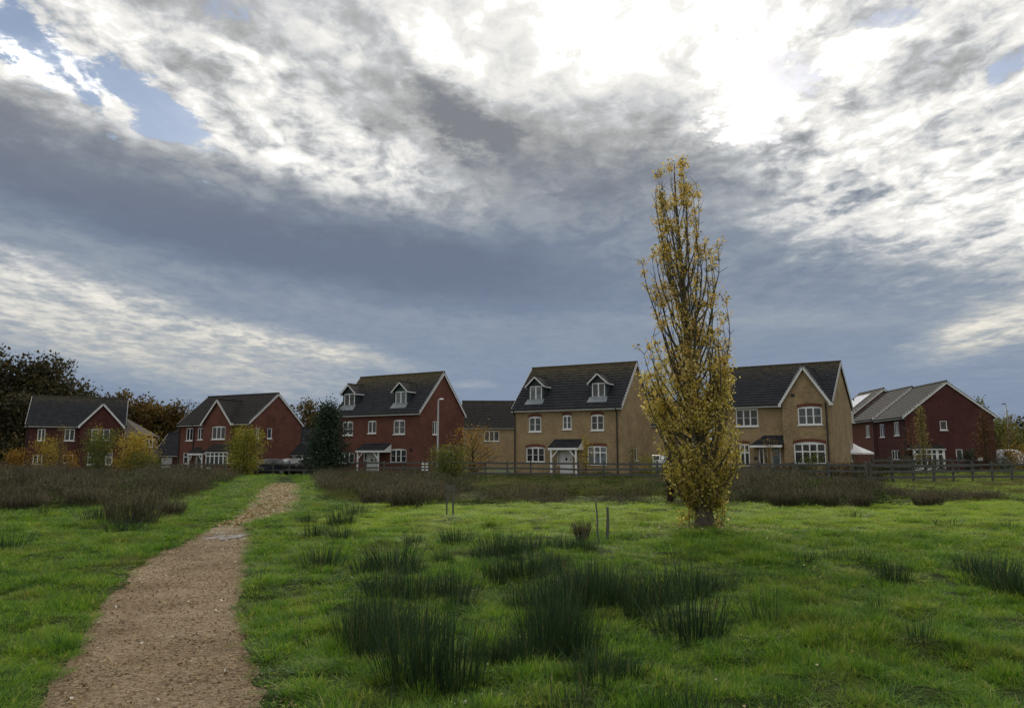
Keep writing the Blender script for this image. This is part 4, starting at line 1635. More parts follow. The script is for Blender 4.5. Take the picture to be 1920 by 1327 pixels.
car('parked_car', 'dark blue car with its nose turned left, behind the fence left of the others', 'car', atd(498, 67), 67, -152, car_paint('dark_blue_paint', (0.012, 0.016, 0.026)))
car('parked_car', 'silver grey car parked between the dark blue car and the black one', 'car', atd(539, 69), 69, -125, car_paint('silver_paint', (0.36, 0.37, 0.38)))
car('parked_car', 'black hatchback showing its rear, right one of the three cars', 'car', atd(571, 65.5), 65.5, 72, car_paint('black_paint', (0.012, 0.013, 0.014)))
car('parked_car', 'pale car half hidden between the middle buff house and the poplar', 'car', atd(1222, 80), 80, 170, car_paint('white_paint', (0.62, 0.62, 0.61)))
car('parked_van', 'white topped van beyond the red terrace at the right edge', 'van', atd(1884, 88), 88, -80, car_paint('van_paint', (0.6, 0.6, 0.6)), 'van')


# ------------------------------------------------------------------ trees
def curve_pts(a, b, sag, n, rnd, jit):
    a, b = Vector(a), Vector(b)
    out = []
    for k in range(n + 1):
        t = k / n
        p = a.lerp(b, t)
        p.z += sag * 4 * t * (1 - t)
        if 0 < k < n:
            p += Vector((rnd.uniform(-1, 1), rnd.uniform(-1, 1), rnd.uniform(-1, 1))) * jit
        out.append(p)
    return out


def tree(name, label, x, y, h, w, leaf, n, size, cat='tree', group=None, shape='round', low=.25, tr=.12, nb=16, seed=1, bark='bark', stems=1, gather=.5, clump=.35, depth=1.0, skew=0.0, twigs=3, dz=0.0):
    rnd = random.Random(seed)
    rng = np.random.default_rng(seed)
    z = land(x, y) + dz
    root = tag(empty(name, (x, y, z)), label, cat, group)

    def env(t):                       # crown half width at height t (0..1 of the crown)
        if shape == 'cone':
            return (1 - t) ** .85 * (0.55 + .45 * min(1, t * 6))
        if shape == 'column':
            return min(1, t * 4 + .3) * (1 - t ** 3) ** .7
        if shape == 'fan':
            return (0.22 + .78 * t ** .8) * (1 - max(0, t - .72) ** 2 * 9) ** .5 if t < 1 else 0.1
        return math.sqrt(max(0.02, 1 - (2 * t - 1) ** 2)) * (0.86 + .14 * (1 - t))
    tips, wood_ = [], MB()
    tops = []
    for s in range(stems):
        a = 2 * math.pi * s / max(1, stems) + rnd.random()
        bx, by = (0, 0) if stems == 1 else (math.cos(a) * .12 * w * .4, math.sin(a) * .12 * w * .4)
        tx = skew * w + (rnd.uniform(-.05, .05) * w if stems == 1 else math.cos(a) * w * .26)
        ty = rnd.uniform(-.05, .05) * w if stems == 1 else math.sin(a) * w * .26
        tp = curve_pts((bx, by, -.2), (tx, ty, h * rnd.uniform(.86, .97)), 0, 7, rnd, .02 * h * .5)
        r0 = tr / (stems ** .5)
        wood_.tube(tp, [r0 * (1 - .86 * (k / 7)) for k in range(8)], 7)
        tops.append((tp, r0))
        tips.append(tp[-1])
    nb_ = nb
    for b in range(nb_):
        tp, r0 = tops[b % stems]
        t = low + (1 - low) * ((b + rnd.random()) / nb_) ** .9
        base_t = max(.12, t - (.22 if shape in ('column', 'fan', 'round') else .02))
        k = base_t * 7
        i = min(6, int(k))
        p0 = tp[i].lerp(tp[i + 1], k - i)
        ct = (t - low) / (1 - low)
        a = b * 2.39996 + rnd.uniform(-.5, .5)
        rr = env(ct) * w / 2 * rnd.uniform(.72, 1.06)
        p1 = Vector((math.cos(a) * rr + skew * w * ct, math.sin(a) * rr * depth, h * t + (0 if shape != 'cone' else -.1 * rr)))
        q = curve_pts(p0, p1, .06 * rr if shape != 'cone' else 0, 4, rnd, .05 * rr)
        rb = r0 * (.42 - .28 * t)
        wood_.tube(q, [rb * (1 - .75 * j / 4) for j in range(5)], 5, False)
        for j in (1, 2, 3, 4):
            tips.append(q[j])
        for _ in range(twigs):
            j = rnd.randint(1, 3)
            d = Vector((rnd.gauss(0, 1), rnd.gauss(0, 1) * depth, rnd.gauss(.35, .6)))
            d = d.normalized() * rr * rnd.uniform(.25, .6)
            e = q[j] + d
            wood_.tube([q[j], q[j].lerp(e, .5) + Vector((0, 0, .04 * rr)), e], [rb * .4, rb * .25, rb * .1], 4, False)
            tips.append(e)
            tips.append(q[j].lerp(e, .6))
    wood_.build('trunk', M[bark], root)
    if n:
        T = np.array([tuple(t) for t in tips])
        wgt = rng.random(len(T)) ** (1 / max(.05, gather)) + .05
        # keep foliage above the clear stem
        wgt *= (T[:, 2] > h * low * .7)
        idx = rng.choice(len(T), n, p=wgt / wgt.sum())
        sg = clump * w / 2
        P = T[idx] + rng.normal(0, 1, (n, 3)) * np.array([sg, sg * depth, sg * .8])
        P[:, 2] = np.maximum(P[:, 2], h * low * .35)
        ct = np.clip((P[:, 2] / h - low) / (1 - low), 0, 1)
        tint = np.clip(rng.random(len(T))[idx] * .5 + rng.random(n) * .5, 0, 1)
        me = leaf_mesh('crown', P, size * (0.6 + .8 * rng.random(n)), LEAF[leaf], tint, rng)
        link(bpy.data.objects.new('crown', me), root)
    return root


# the wood at the left and the trees beyond the roofs
WG = 'trees of the wood beyond the roofs'
tree('oak_tree', 'huge dark oak towering at the left edge behind the dark house', atd(62, 100), 100, 16.2, 13.5, 'oak_dark', 15000, .42, group=WG, low=.12, tr=.5, nb=46, seed=11, bark='bark_dark', clump=.12, gather=.6, twigs=5)
tree('oak_tree', 'dark oak cut off by the left edge of the view', atd(-28, 96), 96, 16.0, 13, 'oak_dark', 12000, .42, group=WG, low=.1, tr=.5, nb=40, seed=12, bark='bark_dark', clump=.13, gather=.6, twigs=5)
tree('woodland_tree', 'low dark tree filling the gap under the big oak', atd(25, 92), 92, 9.5, 9, 'oak_dark', 9000, .4, group=WG, low=.03, tr=.3, nb=30, seed=13, bark='bark_dark', clump=.17, gather=.7)
tree('woodland_tree', 'olive dark tree sloping down right of the big oak', atd(140, 108), 108, 12.1, 10, 'oak_green', 9000, .42, group=WG, low=.08, tr=.3, nb=30, seed=14, bark='bark_dark', clump=.15, gather=.7)
tree('woodland_tree', 'olive tree rising just left of the steep gable roof apex', atd(180, 112), 112, 11.6, 8.5, 'oak_green', 8000, .42, group=WG, low=.08, tr=.3, nb=28, seed=15, bark='bark_dark', clump=.15, gather=.7)
tree('woodland_tree', 'rust brown tree behind the right end of the dark house roof', atd(222, 114), 114, 11.9, 8, 'rust', 8000, .42, group=WG, low=.08, tr=.3, nb=28, seed=16, bark='bark_dark', clump=.15, gather=.7)
tree('woodland_tree', 'rounded rust brown tree above the small skylight house', atd(268, 116), 116, 10.8, 9.5, 'rust', 9000, .42, group=WG, low=.08, tr=.3, nb=28, seed=17, bark='bark_dark', clump=.15, gather=.7)
tree('woodland_tree', 'golden brown tree touching the left slope of the tiled-bay house roof', atd(318, 118), 118, 10.4, 8, 'rust', 8000, .42, group=WG, low=.08, tr=.3, nb=28, seed=18, bark='bark_dark', clump=.15, gather=.7)
tree('bare_tree', 'leafless grey tree behind the roof of the tiled-bay house', atd(355, 120), 120, 11.4, 7.5, 'oak_dark', 900, .25, group=WG, low=.3, tr=.25, nb=44, seed=19, bark='bark', clump=.1, twigs=7)
tree('woodland_tree', 'thinning brown oak between the two red houses, behind the conifer', atd(578, 108), 108, 10.2, 6.6, 'rust', 3600, .36, group=WG, low=.2, tr=.28, nb=26, seed=20, bark='bark', clump=.14, twigs=5)
tree('woodland_tree', 'grey brown thin tree left of the poplar, above the middle buff house end', atd(1228, 112), 112, 13.0, 5.0, 'oak_dark', 2600, .34, group=WG, low=.25, tr=.25, nb=30, seed=21, bark='bark', clump=.16, twigs=5)
tree('woodland_tree', 'thin leaved tree showing over the back slope of the terrace gable', atd(1843, 96), 96, 9.2, 2.6, 'green', 900, .26, group=WG, low=.3, tr=.15, nb=18, seed=22, clump=.2)
tree('woodland_tree', 'dark green tree mass low at the right edge of the view', atd(1940, 120), 120, 6.8, 12, 'oak_green', 7000, .42, group=WG, low=.03, tr=.3, nb=26, seed=23, bark='bark_dark', clump=.18)
tree('woodland_tree', 'olive bushy tree behind the thin lamp at the right edge', atd(1880, 110), 110, 6.4, 7, 'green', 5000, .36, group=WG, low=.03, tr=.25, nb=26, seed=24, bark='bark_dark', clump=.18)

# a far belt closes the horizon
def far_belt():
    rng = np.random.default_rng(77)
    P, S, T = [], [], []
    for k in range(150):
        a = R(-75 + 150 * k / 149) + rng.normal(0, .01)
        d = 175 + rng.uniform(0, 60)
        hh = rng.uniform(3.0, 6.5)
        n = 330
        c = np.array([math.sin(a) * d, math.cos(a) * d, 0])
        q = rng.normal(0, 1, (n, 3)) * np.array([4.5, 3.0, hh * .33])
        q[:, 2] = np.clip(q[:, 2] + hh * .45, 0, hh * (1 + .15 * rng.normal(0, 1, n)))
        P.append(c + q)
        S.append(rng.uniform(.5, 1.1, n))
        T.append(np.clip(rng.random() * .6 + rng.random(n) * .4, 0, 1))
    me = leaf_mesh('far_woodland', np.concatenate(P), np.concatenate(S), LEAF['oak_green'], np.concatenate(T), rng)
    tag(link(bpy.data.objects.new('far_woodland', me)), kind='stuff')


far_belt()

# garden and verge planting
SG = 'young trees and shrubs along the fence'
tree('shrub', 'small orange yellow shrub at the far left edge', atd(30, 71), 71, 2.7, 2.6, 'orange', 2000, .13, 'shrub', SG, 'round', .12, .05, 16, 31, 'bark_dark', 3, .7, .25)
tree('young_tree', 'pale yellow young tree in front of the dark house left windows', atd(88, 70), 70, 3.8, 2.9, 'yellow', 2200, .13, 'tree', SG, 'round', .12, .06, 18, 32, 'bark_dark', 2, .6, .24)
tree('sapling', 'thin grey sapling with few leaves against the dark house', atd(112, 69), 69, 5.2, 1.7, 'pale', 420, .10, 'tree', SG, 'column', .3, .05, 18, 33, 'bark', 1, .5, .2)
tree('shrub', 'rusty orange shrub between the pale yellow tree and the green willow', atd(130, 70), 70, 2.4, 1.9, 'orange', 1500, .12, 'shrub', SG, 'round', .1, .05, 14, 34, 'bark_dark', 3, .7, .26)
tree('willow_shrub', 'green upright willow shrub in front of the steep dark gable', atd(184, 64), 64, 4.0, 3.1, 'green', 4200, .12, 'shrub', SG, 'fan', .12, .07, 26, 35, 'bark', 6, .7, .18)
tree('young_tree', 'thin yellow topped tree rising behind the green willow shrub', atd(181, 74), 74, 5.4, 1.4, 'yellow', 420, .12, 'tree', SG, 'column', .35, .05, 14, 36, 'bark', 1, .5, .25)
tree('young_tree', 'broad yellow tree in front of the brown hipped roof', atd(255, 66), 66, 3.9, 4.2, 'yellow', 4600, .14, 'tree', SG, 'round', .12, .08, 24, 37, 'bark_dark', 3, .7, .2)
tree('shrub', 'green lower growth at the foot of the broad yellow tree', atd(268, 65), 65, 1.9, 3.4, 'green', 2600, .12, 'shrub', SG, 'round', .05, .05, 16, 38, 'bark_dark', 4, .7, .25)
tree('young_tree', 'yellow-green bushy tree before the tiled-bay red house', atd(457, 63), 63, 4.1, 3.9, 'yellowgreen', 5600, .13, 'tree', SG, 'round', .15, .09, 28, 39, 'bark_dark', 3, .7, .17)
tree('conifer_tree', 'dark green conifer between the two red houses', atd(612, 60), 60, 5.75, 5.4, 'conifer', 12000, .15, 'tree', SG, 'cone', .06, .14, 64, 40, 'bark_dark', 1, .9, .15)
tree('willow_shrub', 'olive green willow bush on the meadow side of the fence, right of the bollards', atd(843, 46), 46, 2.0, 2.9, 'green', 4200, .10, 'shrub', SG, 'fan', .1, .04, 30, 41, 'bark', 8, .7, .2)
tree('autumn_tree', 'orange brown spreading tree in front of the gap between the houses', atd(890, 57), 57, 3.9, 4.6, 'orange', 1900, .11, 'tree', SG, 'round', .12, .11, 30, 42, 'bark_dark', 1, .5, .16, twigs=6)
tree('sapling', 'slim sapling with thin yellow leaves beside the white porch of the middle buff house', atd(1098, 50.5), 50.5, 3.1, 1.25, 'yellow', 520, .095, 'tree', SG, 'column', .3, .035, 18, 43, 'bark', 1, .6, .2)
tree('sapling', 'small green leaved sapling against the gable end of the middle buff house', atd(1186, 50), 50, 2.35, .8, 'green', 340, .09, 'tree', SG, 'column', .35, .03, 14, 44, 'bark', 1, .6, .22)
tree('shrub', 'thin brown bush by the pale car behind the middle buff house', atd(1214, 53), 53, 1.6, 1.6, 'yellowgreen', 700, .09, 'shrub', SG, 'fan', .1, .03, 18, 45, 'bark', 4, .6, .22)
tree('sapling', 'bare ornamental sapling with a tuft of orange leaves before the porch', atd(1441, 47), 47, 2.75, 1.5, 'orange', 240, .085, 'tree', SG, 'fan', .45, .04, 26, 46, 'bark_pale', 1, .5, .16, twigs=5)
tree('shrub', 'dark green bush under the large lower window of the gabled buff house', atd(1522, 46.5), 46.5, 1.75, 1.5, 'green', 1300, .085, 'shrub', SG, 'round', .05, .03, 16, 47, 'bark_dark', 4, .7, .22)
tree('shrub', 'thin brown column of leaves at the near corner of the terrace', atd(1706, 63), 63, 4.0, 1.7, 'red', 620, .11, 'shrub', SG, 'column', .1, .05, 24, 48, 'bark', 2, .6, .22)
tree('young_tree', 'tapering yellow-brown tree before the terrace gable', atd(1731, 61), 61, 5.5, 1.9, 'pale', 1700, .115, 'tree', SG, 'cone', .12, .06, 34, 49, 'bark', 1, .7, .17)
tree('young_tree', 'red-brown leafy tree at the right corner of the terrace gable', atd(1850, 60), 60, 5.2, 2.3, 'red', 2600, .11, 'tree', SG, 'column', .12, .07, 34, 50, 'bark', 1, .6, .17)
tree('shrub', 'dark shrub against the blank terrace gable', atd(1818, 63), 63, 2.0, 1.5, 'conifer', 1800, .11, 'shrub', SG, 'round', .03, .04, 16, 51, 'bark_dark', 3, .7, .25)
tree('young_tree', 'pale straw coloured tree by the thin lamp at the right edge', atd(1896, 70), 70, 5.6, 2.2, 'pale', 1500, .12, 'tree', SG, 'column', .25, .07, 26, 52, 'bark', 1, .6, .19)
tree('shrub', 'orange-brown bush low beside the white topped van', atd(1914, 68), 68, 2.3, 3.2, 'orange', 1700, .11, 'shrub', SG, 'round', .05, .05, 16, 53, 'bark_dark', 3, .7, .25)
x, y = gpt(1258, 946)
tree('sapling', 'dark purple leaved columnar sapling standing just left behind the poplar', x, y, 1.85, .42, 'purple', 1500, .055, 'tree', SG, 'column', .06, .035, 40, 54, 'bark_dark', 2, .7, .22)
for i, (px, hh, w_, lf) in enumerate(((1466, .9, 1.6, 'red'), (1498, 1.05, 1.5, 'conifer'), (1552, 1.1, 1.7, 'oak_green'), (1580, 1.15, 1.6, 'red'), (1606, 1.1, 1.5, 'conifer'), (1640, .9, 1.6, 'oak_green'))):
    x, y = fl(px)
    tree('hedge_shrub', 'dark clipped hedge shrub behind the rails before the gabled buff house', x + .5, y + 1.1, hh, w_, lf, 1500, .075, 'shrub', 'hedge shrubs behind the rails', 'round', .02, .03, 14, 60 + i, 'bark_dark', 4, .8, .3)
for i, (px, d, hh, w_) in enumerate(((1664, 57.5, 1.0, 2.2), (1700, 58.5, 1.1, 2.4), (1760, 60.5, 1.0, 2.6), (1880, 63.5, 1.3, 2.6))):
    tree('hedge_shrub', 'dark hedge shrub behind the pale grey far fence', atd(px, d), d, hh, w_, 'conifer' if i % 2 else 'oak_green', 1500, .09, 'shrub', 'hedge shrubs behind the far fence', 'round', .02, .03, 14, 70 + i, 'bark_dark', 4, .8, .3)


# ------------------------------------------------------------------ the poplar
def poplar():
    rnd = random.Random(5)
    rng = np.random.default_rng(5)
    x0, y0 = gpt(1320, 989)
    z0 = hgt(x0, y0) - .03
    root = tag(empty('poplar_tree', (x0, y0, z0)), 'tall slender poplar with yellow autumn leaves, alone in the middle of the meadow', 'tree')
    S = math.hypot(y0, EYE) / FPX          # metres per photograph pixel at the tree

    def m(px, py):                          # pixel -> local x, z on the tree's own plane
        return (px - 1320) * S * 1.0, (989 - py) * S * 1.0
    TR = [(989, 1320, 17), (970, 1320, 15), (940, 1319, 14), (900, 1318, 13.5), (860, 1317, 13.5), (800, 1314, 11.5), (740, 1309, 9.5), (680, 1303, 8), (620, 1300, 6.6), (560, 1297, 5.2), (500, 1294, 4.2), (440, 1291, 3.2), (380, 1288, 2.2), (320, 1286, 1.3), (292, 1287, .6)]
    ENV = [(285, 1284, 1292), (310, 1262, 1310), (340, 1246, 1330), (372, 1240, 1342), (420, 1231, 1360), (500, 1222, 1377), (560, 1228, 1370), (605, 1230, 1381), (650, 1216, 1374), (690, 1210, 1368), (730, 1216, 1384), (790, 1236, 1387), (850, 1250, 1391), (900, 1262, 1374), (930, 1284, 1348), (955, 1298, 1336)]

    def interp(T, py):
        for a, b in zip(T[:-1], T[1:]):
            lo, hi = min(a[0], b[0]), max(a[0], b[0])
            if lo <= py <= hi:
                t = (py - a[0]) / (b[0] - a[0])
                return [a[i] + (b[i] - a[i]) * t for i in range(1, len(a))]
        return list(T[0][1:]) if (py < T[0][0]) == (T[0][0] < T[-1][0]) else list(T[-1][1:])
    trunk = MB()
    P, Rr = [], []
    for (py, px, r) in TR:
        xx, zz = m(px, py)
        P.append((xx, .02 * math.sin(py * .02), zz))
        Rr.append(max(.006, r * S))
    P[0] = (P[0][0], P[0][1], -.15)
    P.insert(1, (P[0][0], 0, .02))
    Rr.insert(1, Rr[0] * 1.12)
    Rr[0] *= 1.4
    trunk.tube(P, Rr, 14)
    # buttresses and burrs round the foot
    for k in range(16):
        a = 2 * math.pi * k / 16 + rnd.uniform(-.2, .2)
        hh = rnd.uniform(.25, .8)
        r = .155 + rnd.uniform(-.02, .03)
        trunk.tube([(math.cos(a) * (r + .05), math.sin(a) * (r + .05), -.1), (math.cos(a) * r, math.sin(a) * r, hh * .5), (math.cos(a) * (r - .09), math.sin(a) * (r - .09), hh)], [.05, .045, .02], 6)
    tk = trunk.build('trunk', M['bark_pale'], root, True)
    # branches: steep, close to the stem, reaching the measured outline
    pts, kind = [], []
    bmesh_ = MB()
    n = 170
    for b in range(n):
        low_b = b % 5 < 2
        tip_py = rnd.uniform(655, 940) if low_b else 292 + 440 * rnd.random() ** .85
        a = b * 2.39996 + rnd.uniform(-.4, .4)
        l, r = interp(ENV, tip_py)
        tcx = interp(TR, tip_py)[0]
        side = math.cos(a)
        reach = (r - tcx) if side > 0 else (tcx - l)
        rr = reach * S * (1.04 - .5 * rnd.random() ** 1.7)
        dep = ((r - l) / 2) * S * .9 * rnd.uniform(.6, 1.0)
        run = rnd.uniform(110, 240) if not low_b else rnd.uniform(60, 170)
        st_py = min(965, tip_py + run)
        sp, sr = interp(TR, st_py)
        sx, sz = m(sp, st_py)
        ex, ez = m(tcx, tip_py)
        p0 = Vector((sx, 0, sz))
        p3 = Vector((ex + side * rr, math.sin(a) * dep, ez))
        p1 = p0 + Vector((side * rr * .72, math.sin(a) * dep * .72, (p3.z - p0.z) * .26))
        p2 = p0 + Vector((side * rr * 1.0, math.sin(a) * dep * 1.0, (p3.z - p0.z) * .60))
        q = []
        for k in range(9):
            t = k / 8
            q.append(p0 * (1 - t) ** 3 + p1 * 3 * t * (1 - t) ** 2 + p2 * 3 * t * t * (1 - t) + p3 * t ** 3 + Vector((rnd.gauss(0, .012), rnd.gauss(0, .012), 0)))
        r0 = max(.007, min(.028, sr * S * .34))
        bmesh_.tube(q, [r0 * (1 - .82 * k / 8) for k in range(9)], 5, False)
        for k in range(2, 9):
            for _ in range(2 if k > 3 else 1):
                d = Vector((rnd.gauss(0, .55), rnd.gauss(0, .55), rnd.uniform(.5, 1.4))).normalized() * rnd.uniform(.10, .32)
                e = q[k] + d
                bmesh_.tube([q[k], q[k].lerp(e, .5), e], [r0 * .28, r0 * .2, .0022], 4, False)
                lo_part = q[k].z < m(0, 700 + rnd.gauss(0, 55))[1]
                dens = 1.0 if lo_part else (.55 + .45 * (k / 8) ** 2)
                for s in np.linspace(.25, 1.05, 5):
                    if rnd.random() < dens:
                        pts.append(tuple(q[k].lerp(e, s)))
                        kind.append(1 if lo_part else 0)
    bmesh_.build('branch', M['bark_mid'], tk)
    # epicormic shoots low down
    sh = MB()
    for k in range(34):
        a = rnd.uniform(0, 2 * math.pi) if k < 20 else rnd.gauss(-.2, .5)
        r = rnd.uniform(.18, .42)
        hh = rnd.uniform(.18, 1.0)
        lx_ = rnd.uniform(-.2, .2)
        sh.tube([(math.cos(a) * r, math.sin(a) * r, -.05), (math.cos(a) * (r + .05) + lx_ * .4, math.sin(a) * (r + .05), hh * .5), (math.cos(a) * (r + rnd.uniform(-.02, .14)) + lx_, math.sin(a) * (r + .06), hh)], [.004, .0035, .0015], 4, False)
        for _ in range(9):
            t = rnd.uniform(.3, 1)
            pts.append((math.cos(a) * (r + .06) + lx_ * t * t, math.sin(a) * (r + .06), hh * t))
            kind.append(1)
    sh.build('shoot', M['bark'], tk)
    pts, kind = np.array(pts), np.array(kind)
    zs = {}
    for kd, lf, mult, sg, sz in ((0, 'poplar', 4.9, .05, .054), (1, 'poplar_low', 4.3, .07, .055)):
        base = pts[kind == kd]
        nn = int(len(base) * mult)
        idx = rng.integers(0, len(base), nn)
        # leaves gather in bunches, with bare lengths between
        keep = np.array([noise.noise(Vector(tuple(base[i] * 2.3))) for i in range(len(base))])
        thr = .02 if kd == 0 else -.27
        idx = idx[keep[idx] > thr]
        Pp = base[idx] + rng.normal(0, sg, (len(idx), 3))
        zz = Pp[:, 2]
        tint = np.clip(.5 + .25 * rng.normal(0, 1, len(idx)) + .22 * keep[idx], 0, 1)
        if kd == 1:
            tint = np.clip(tint + (zz - 1.6) * .10, 0, 1)
        edge = rng.random(len(idx)) < .05
        tint[edge] = rng.uniform(0, .15, edge.sum()) if kd == 0 else 1.0
        me = leaf_mesh('foliage', Pp, sz * (.55 + .75 * rng.random(len(idx))), LEAF[lf], tint, rng, .95)
        link(bpy.data.objects.new('foliage', me), root)
        zs[kd] = len(idx)
    print('poplar leaves', zs)


poplar()

# ------------------------------------------------------------------ ground cover
def scatter(name, kind, pts, rot, scl, idx, sources):
    """points that carry a copy of one of the source tufts each"""
    n = len(pts)
    me = bpy.data.meshes.new(name)
    me.vertices.add(n)
    me.vertices.foreach_set('co', np.asarray(pts, np.float32).ravel())
    for nm, typ, val in (('rot', 'FLOAT_VECTOR', rot), ('scl', 'FLOAT_VECTOR', scl)):
        a = me.attributes.new(nm, typ, 'POINT')
        a.data.foreach_set('vector', np.asarray(val, np.float32).ravel())
    a = me.attributes.new('pick', 'INT', 'POINT')
    a.data.foreach_set('value', np.asarray(idx, np.int32))
    ob = tag(link(bpy.data.objects.new(name, me)), kind=kind)
    col = bpy.data.collections.new(name + '_tufts')
    for k, s in enumerate(sources):
        o = bpy.data.objects.new('tuft_%02d' % k, s)
        col.objects.link(o)
    ng = bpy.data.node_groups.new(name + '_scatter', 'GeometryNodeTree')
    ng.interface.new_socket('Geometry', in_out='INPUT', socket_type='NodeSocketGeometry')
    ng.interface.new_socket('Geometry', in_out='OUTPUT', socket_type='NodeSocketGeometry')
    N = ng.nodes
    gi, go = N.new('NodeGroupInput'), N.new('NodeGroupOutput')
    ci = N.new('GeometryNodeCollectionInfo')
    ci.inputs['Collection'].default_value = col
    ci.inputs['Separate Children'].default_value = True
    ci.inputs['Reset Children'].default_value = True
    ip = N.new('GeometryNodeInstanceOnPoints')
    ip.inputs['Pick Instance'].default_value = True

    def attr(nm, dt):
        q = N.new('GeometryNodeInputNamedAttribute')
        q.data_type = dt
        q.inputs['Name'].default_value = nm
        return q.outputs['Attribute']
    Lk = ng.links.new
    Lk(gi.outputs[0], ip.inputs['Points'])
    Lk(ci.outputs[0], ip.inputs['Instance'])
    Lk(attr('pick', 'INT'), ip.inputs['Instance Index'])
    Lk(attr('rot', 'FLOAT_VECTOR'), ip.inputs['Rotation'])
    Lk(attr('scl', 'FLOAT_VECTOR'), ip.inputs['Scale'])
    Lk(ip.outputs[0], go.inputs[0])
    md = ob.modifiers.new('scatter', 'NODES')
    md.node_group = ng
    return ob


def grass_tuft(seed, mat, n=46, rad=.10, ln=(.05, .12), wd=(.0035, .006), lean=.75, K=2):
    rng = np.random.default_rng(seed)
    r = rad * np.sqrt(rng.random(n))
    a = rng.random(n) * 2 * np.pi
    base = np.stack([r * np.cos(a), r * np.sin(a), np.full(n, -.012)], 1)
    hd = a + rng.normal(0, 1.0, n)
    V, Q, t = ribbons(base, hd, rng.uniform(*ln, n), rng.uniform(*wd, n), np.abs(rng.normal(0, lean, n)), rng.normal(.6, .5, n), rng, K, np.clip(rng.normal(.42, .2, n) + (rng.random(n) < .04) * .5, 0, 1))
    return np_mesh('grass_tuft', V, Q, mat, t)


def vals(P, sc, off):
    return np.array([noise.noise(Vector((p[0] * sc, p[1] * sc, off))) for p in P])


WEED_POLY = []


def weed_front(px):
    """row of the photograph where the brown weeds begin, by column"""
    T = [(-200, 966), (0, 962), (120, 958), (230, 950), (345, 940), (385, 915), (440, 893), (480, 888), (560, 890), (575, 920), (640, 944), (760, 950), (840, 946), (960, 946), (1100, 944), (1250, 949), (1400, 952), (1640, 950), (1700, 946), (1920, 944), (2200, 944)]
    for a, b in zip(T[:-1], T[1:]):
        if a[0] <= px <= b[0]:
            return a[1] + (b[1] - a[1]) * (px - a[0]) / (b[0] - a[0])
    return 950


def pix(x, y, z=0.0):
    zz = z - EYE
    zc_, yc_ = y * CP + zz * SP, -y * SP + zz * CP
    if zc_ <= 0.05:
        return None
    return CXP + FPX * x / zc_, CYP - FPX * yc_ / zc_


def in_weeds(x, y):
    if y < 14 or y > 62:
        return False
    p = pix(x, y)
    if p is None or p[1] > weed_front(min(2190, max(-190, p[0]))):
        return False
    l, r = path_edges(min(y, 59))
    if l - 1.1 - .02 * y < x < r + .5 + .02 * y:
        return False
    return True


def build_grass():
    rng = np.random.default_rng(3)
    P, S, near = [], [], []
    # rings of distance, density falling away
    bands = [(2.2, 4.4, 90, 1.0), (4.4, 6.5, 260, 1.0), (6.5, 9, 190, 1.12), (9, 13, 110, 1.35), (13, 18, 100, 1.7), (18, 26, 56, 2.3), (26, 44, 12, 3.2), (44, 66, 5, 4.0)]
    for (a, b, den, sc) in bands:
        half, mar = math.tan(R(39)), 3.2
        area = half * (b * b - a * a) + 2 * mar * (b - a)
        n = int(area * den)
        y = np.sqrt(a * a + rng.random(n) * (b * b - a * a))
        x = (rng.random(n) * 2 - 1) * (half * y + mar)
        P.append(np.stack([x, y], 1))
        S.append(np.full(n, sc))
    P, S = np.concatenate(P), np.concatenate(S)
    v1 = vals(P, .9, 2.0)
    v2 = vals(P, 3.1, 5.0)
    keep, pts, rot, scl, idx = [], [], [], [], []
    for k in range(len(P)):
        x, y = P[k]
        op = on_path(x, y)
        if y < 17:
            lim = .28 + .55 * v2[k] + .3 * rng.random() ** 2
            if op > lim and (op > .985 or rng.random() > .42 * (1.1 - op)):
                continue
        elif op > .45 and rng.random() < .75 * op:
            continue
        if in_weeds(x, y) and rng.random() < .5:
            continue
        if v2[k] < -.17 and rng.random() < .8:
            continue
        verge = 1 - .68 * smooth(.0, .6, op)
        f = S[k] * (0.72 + .5 * rng.random()) * (1 - .45 * smooth(.15, .8, op))
        hz = f ** .35 * (0.62 + .7 * (v1[k] + .2) + .8 * max(-.3, v2[k])) * verge
        hz = max(.26, hz) * (.58 if y < 15 else .5)
        pts.append((x, y, hgt(x, y)))
        rot.append((rng.normal(0, .12), rng.normal(0, .12), rng.random() * 6.28))
        scl.append((f, f, hz * 1.1))
        far_yellow = y > 15.3 + 4.0 * v1[k] + rng.normal(0, .8) and x > -5  # beyond this ragged line the blades take the paler, yellower colours
        idx.append(rng.integers(0, 8) + (8 if (far_yellow or rng.random() < .12) else 0))
    src = [grass_tuft(100 + i, M['grass'], 56, .12, lean=.6 + .1 * i) for i in range(6)] + [grass_tuft(110 + i, M['grass'], 60, .10, (.09, .2), (.004, .007), .7, 3) for i in range(2)] + [grass_tuft(120 + i, M['yellow_grass'], 56, .12, (.04, .095)) for i in range(8)]
    scatter('meadow_grass', 'stuff', pts, rot, scl, idx, src)
    print('grass tufts', len(pts))


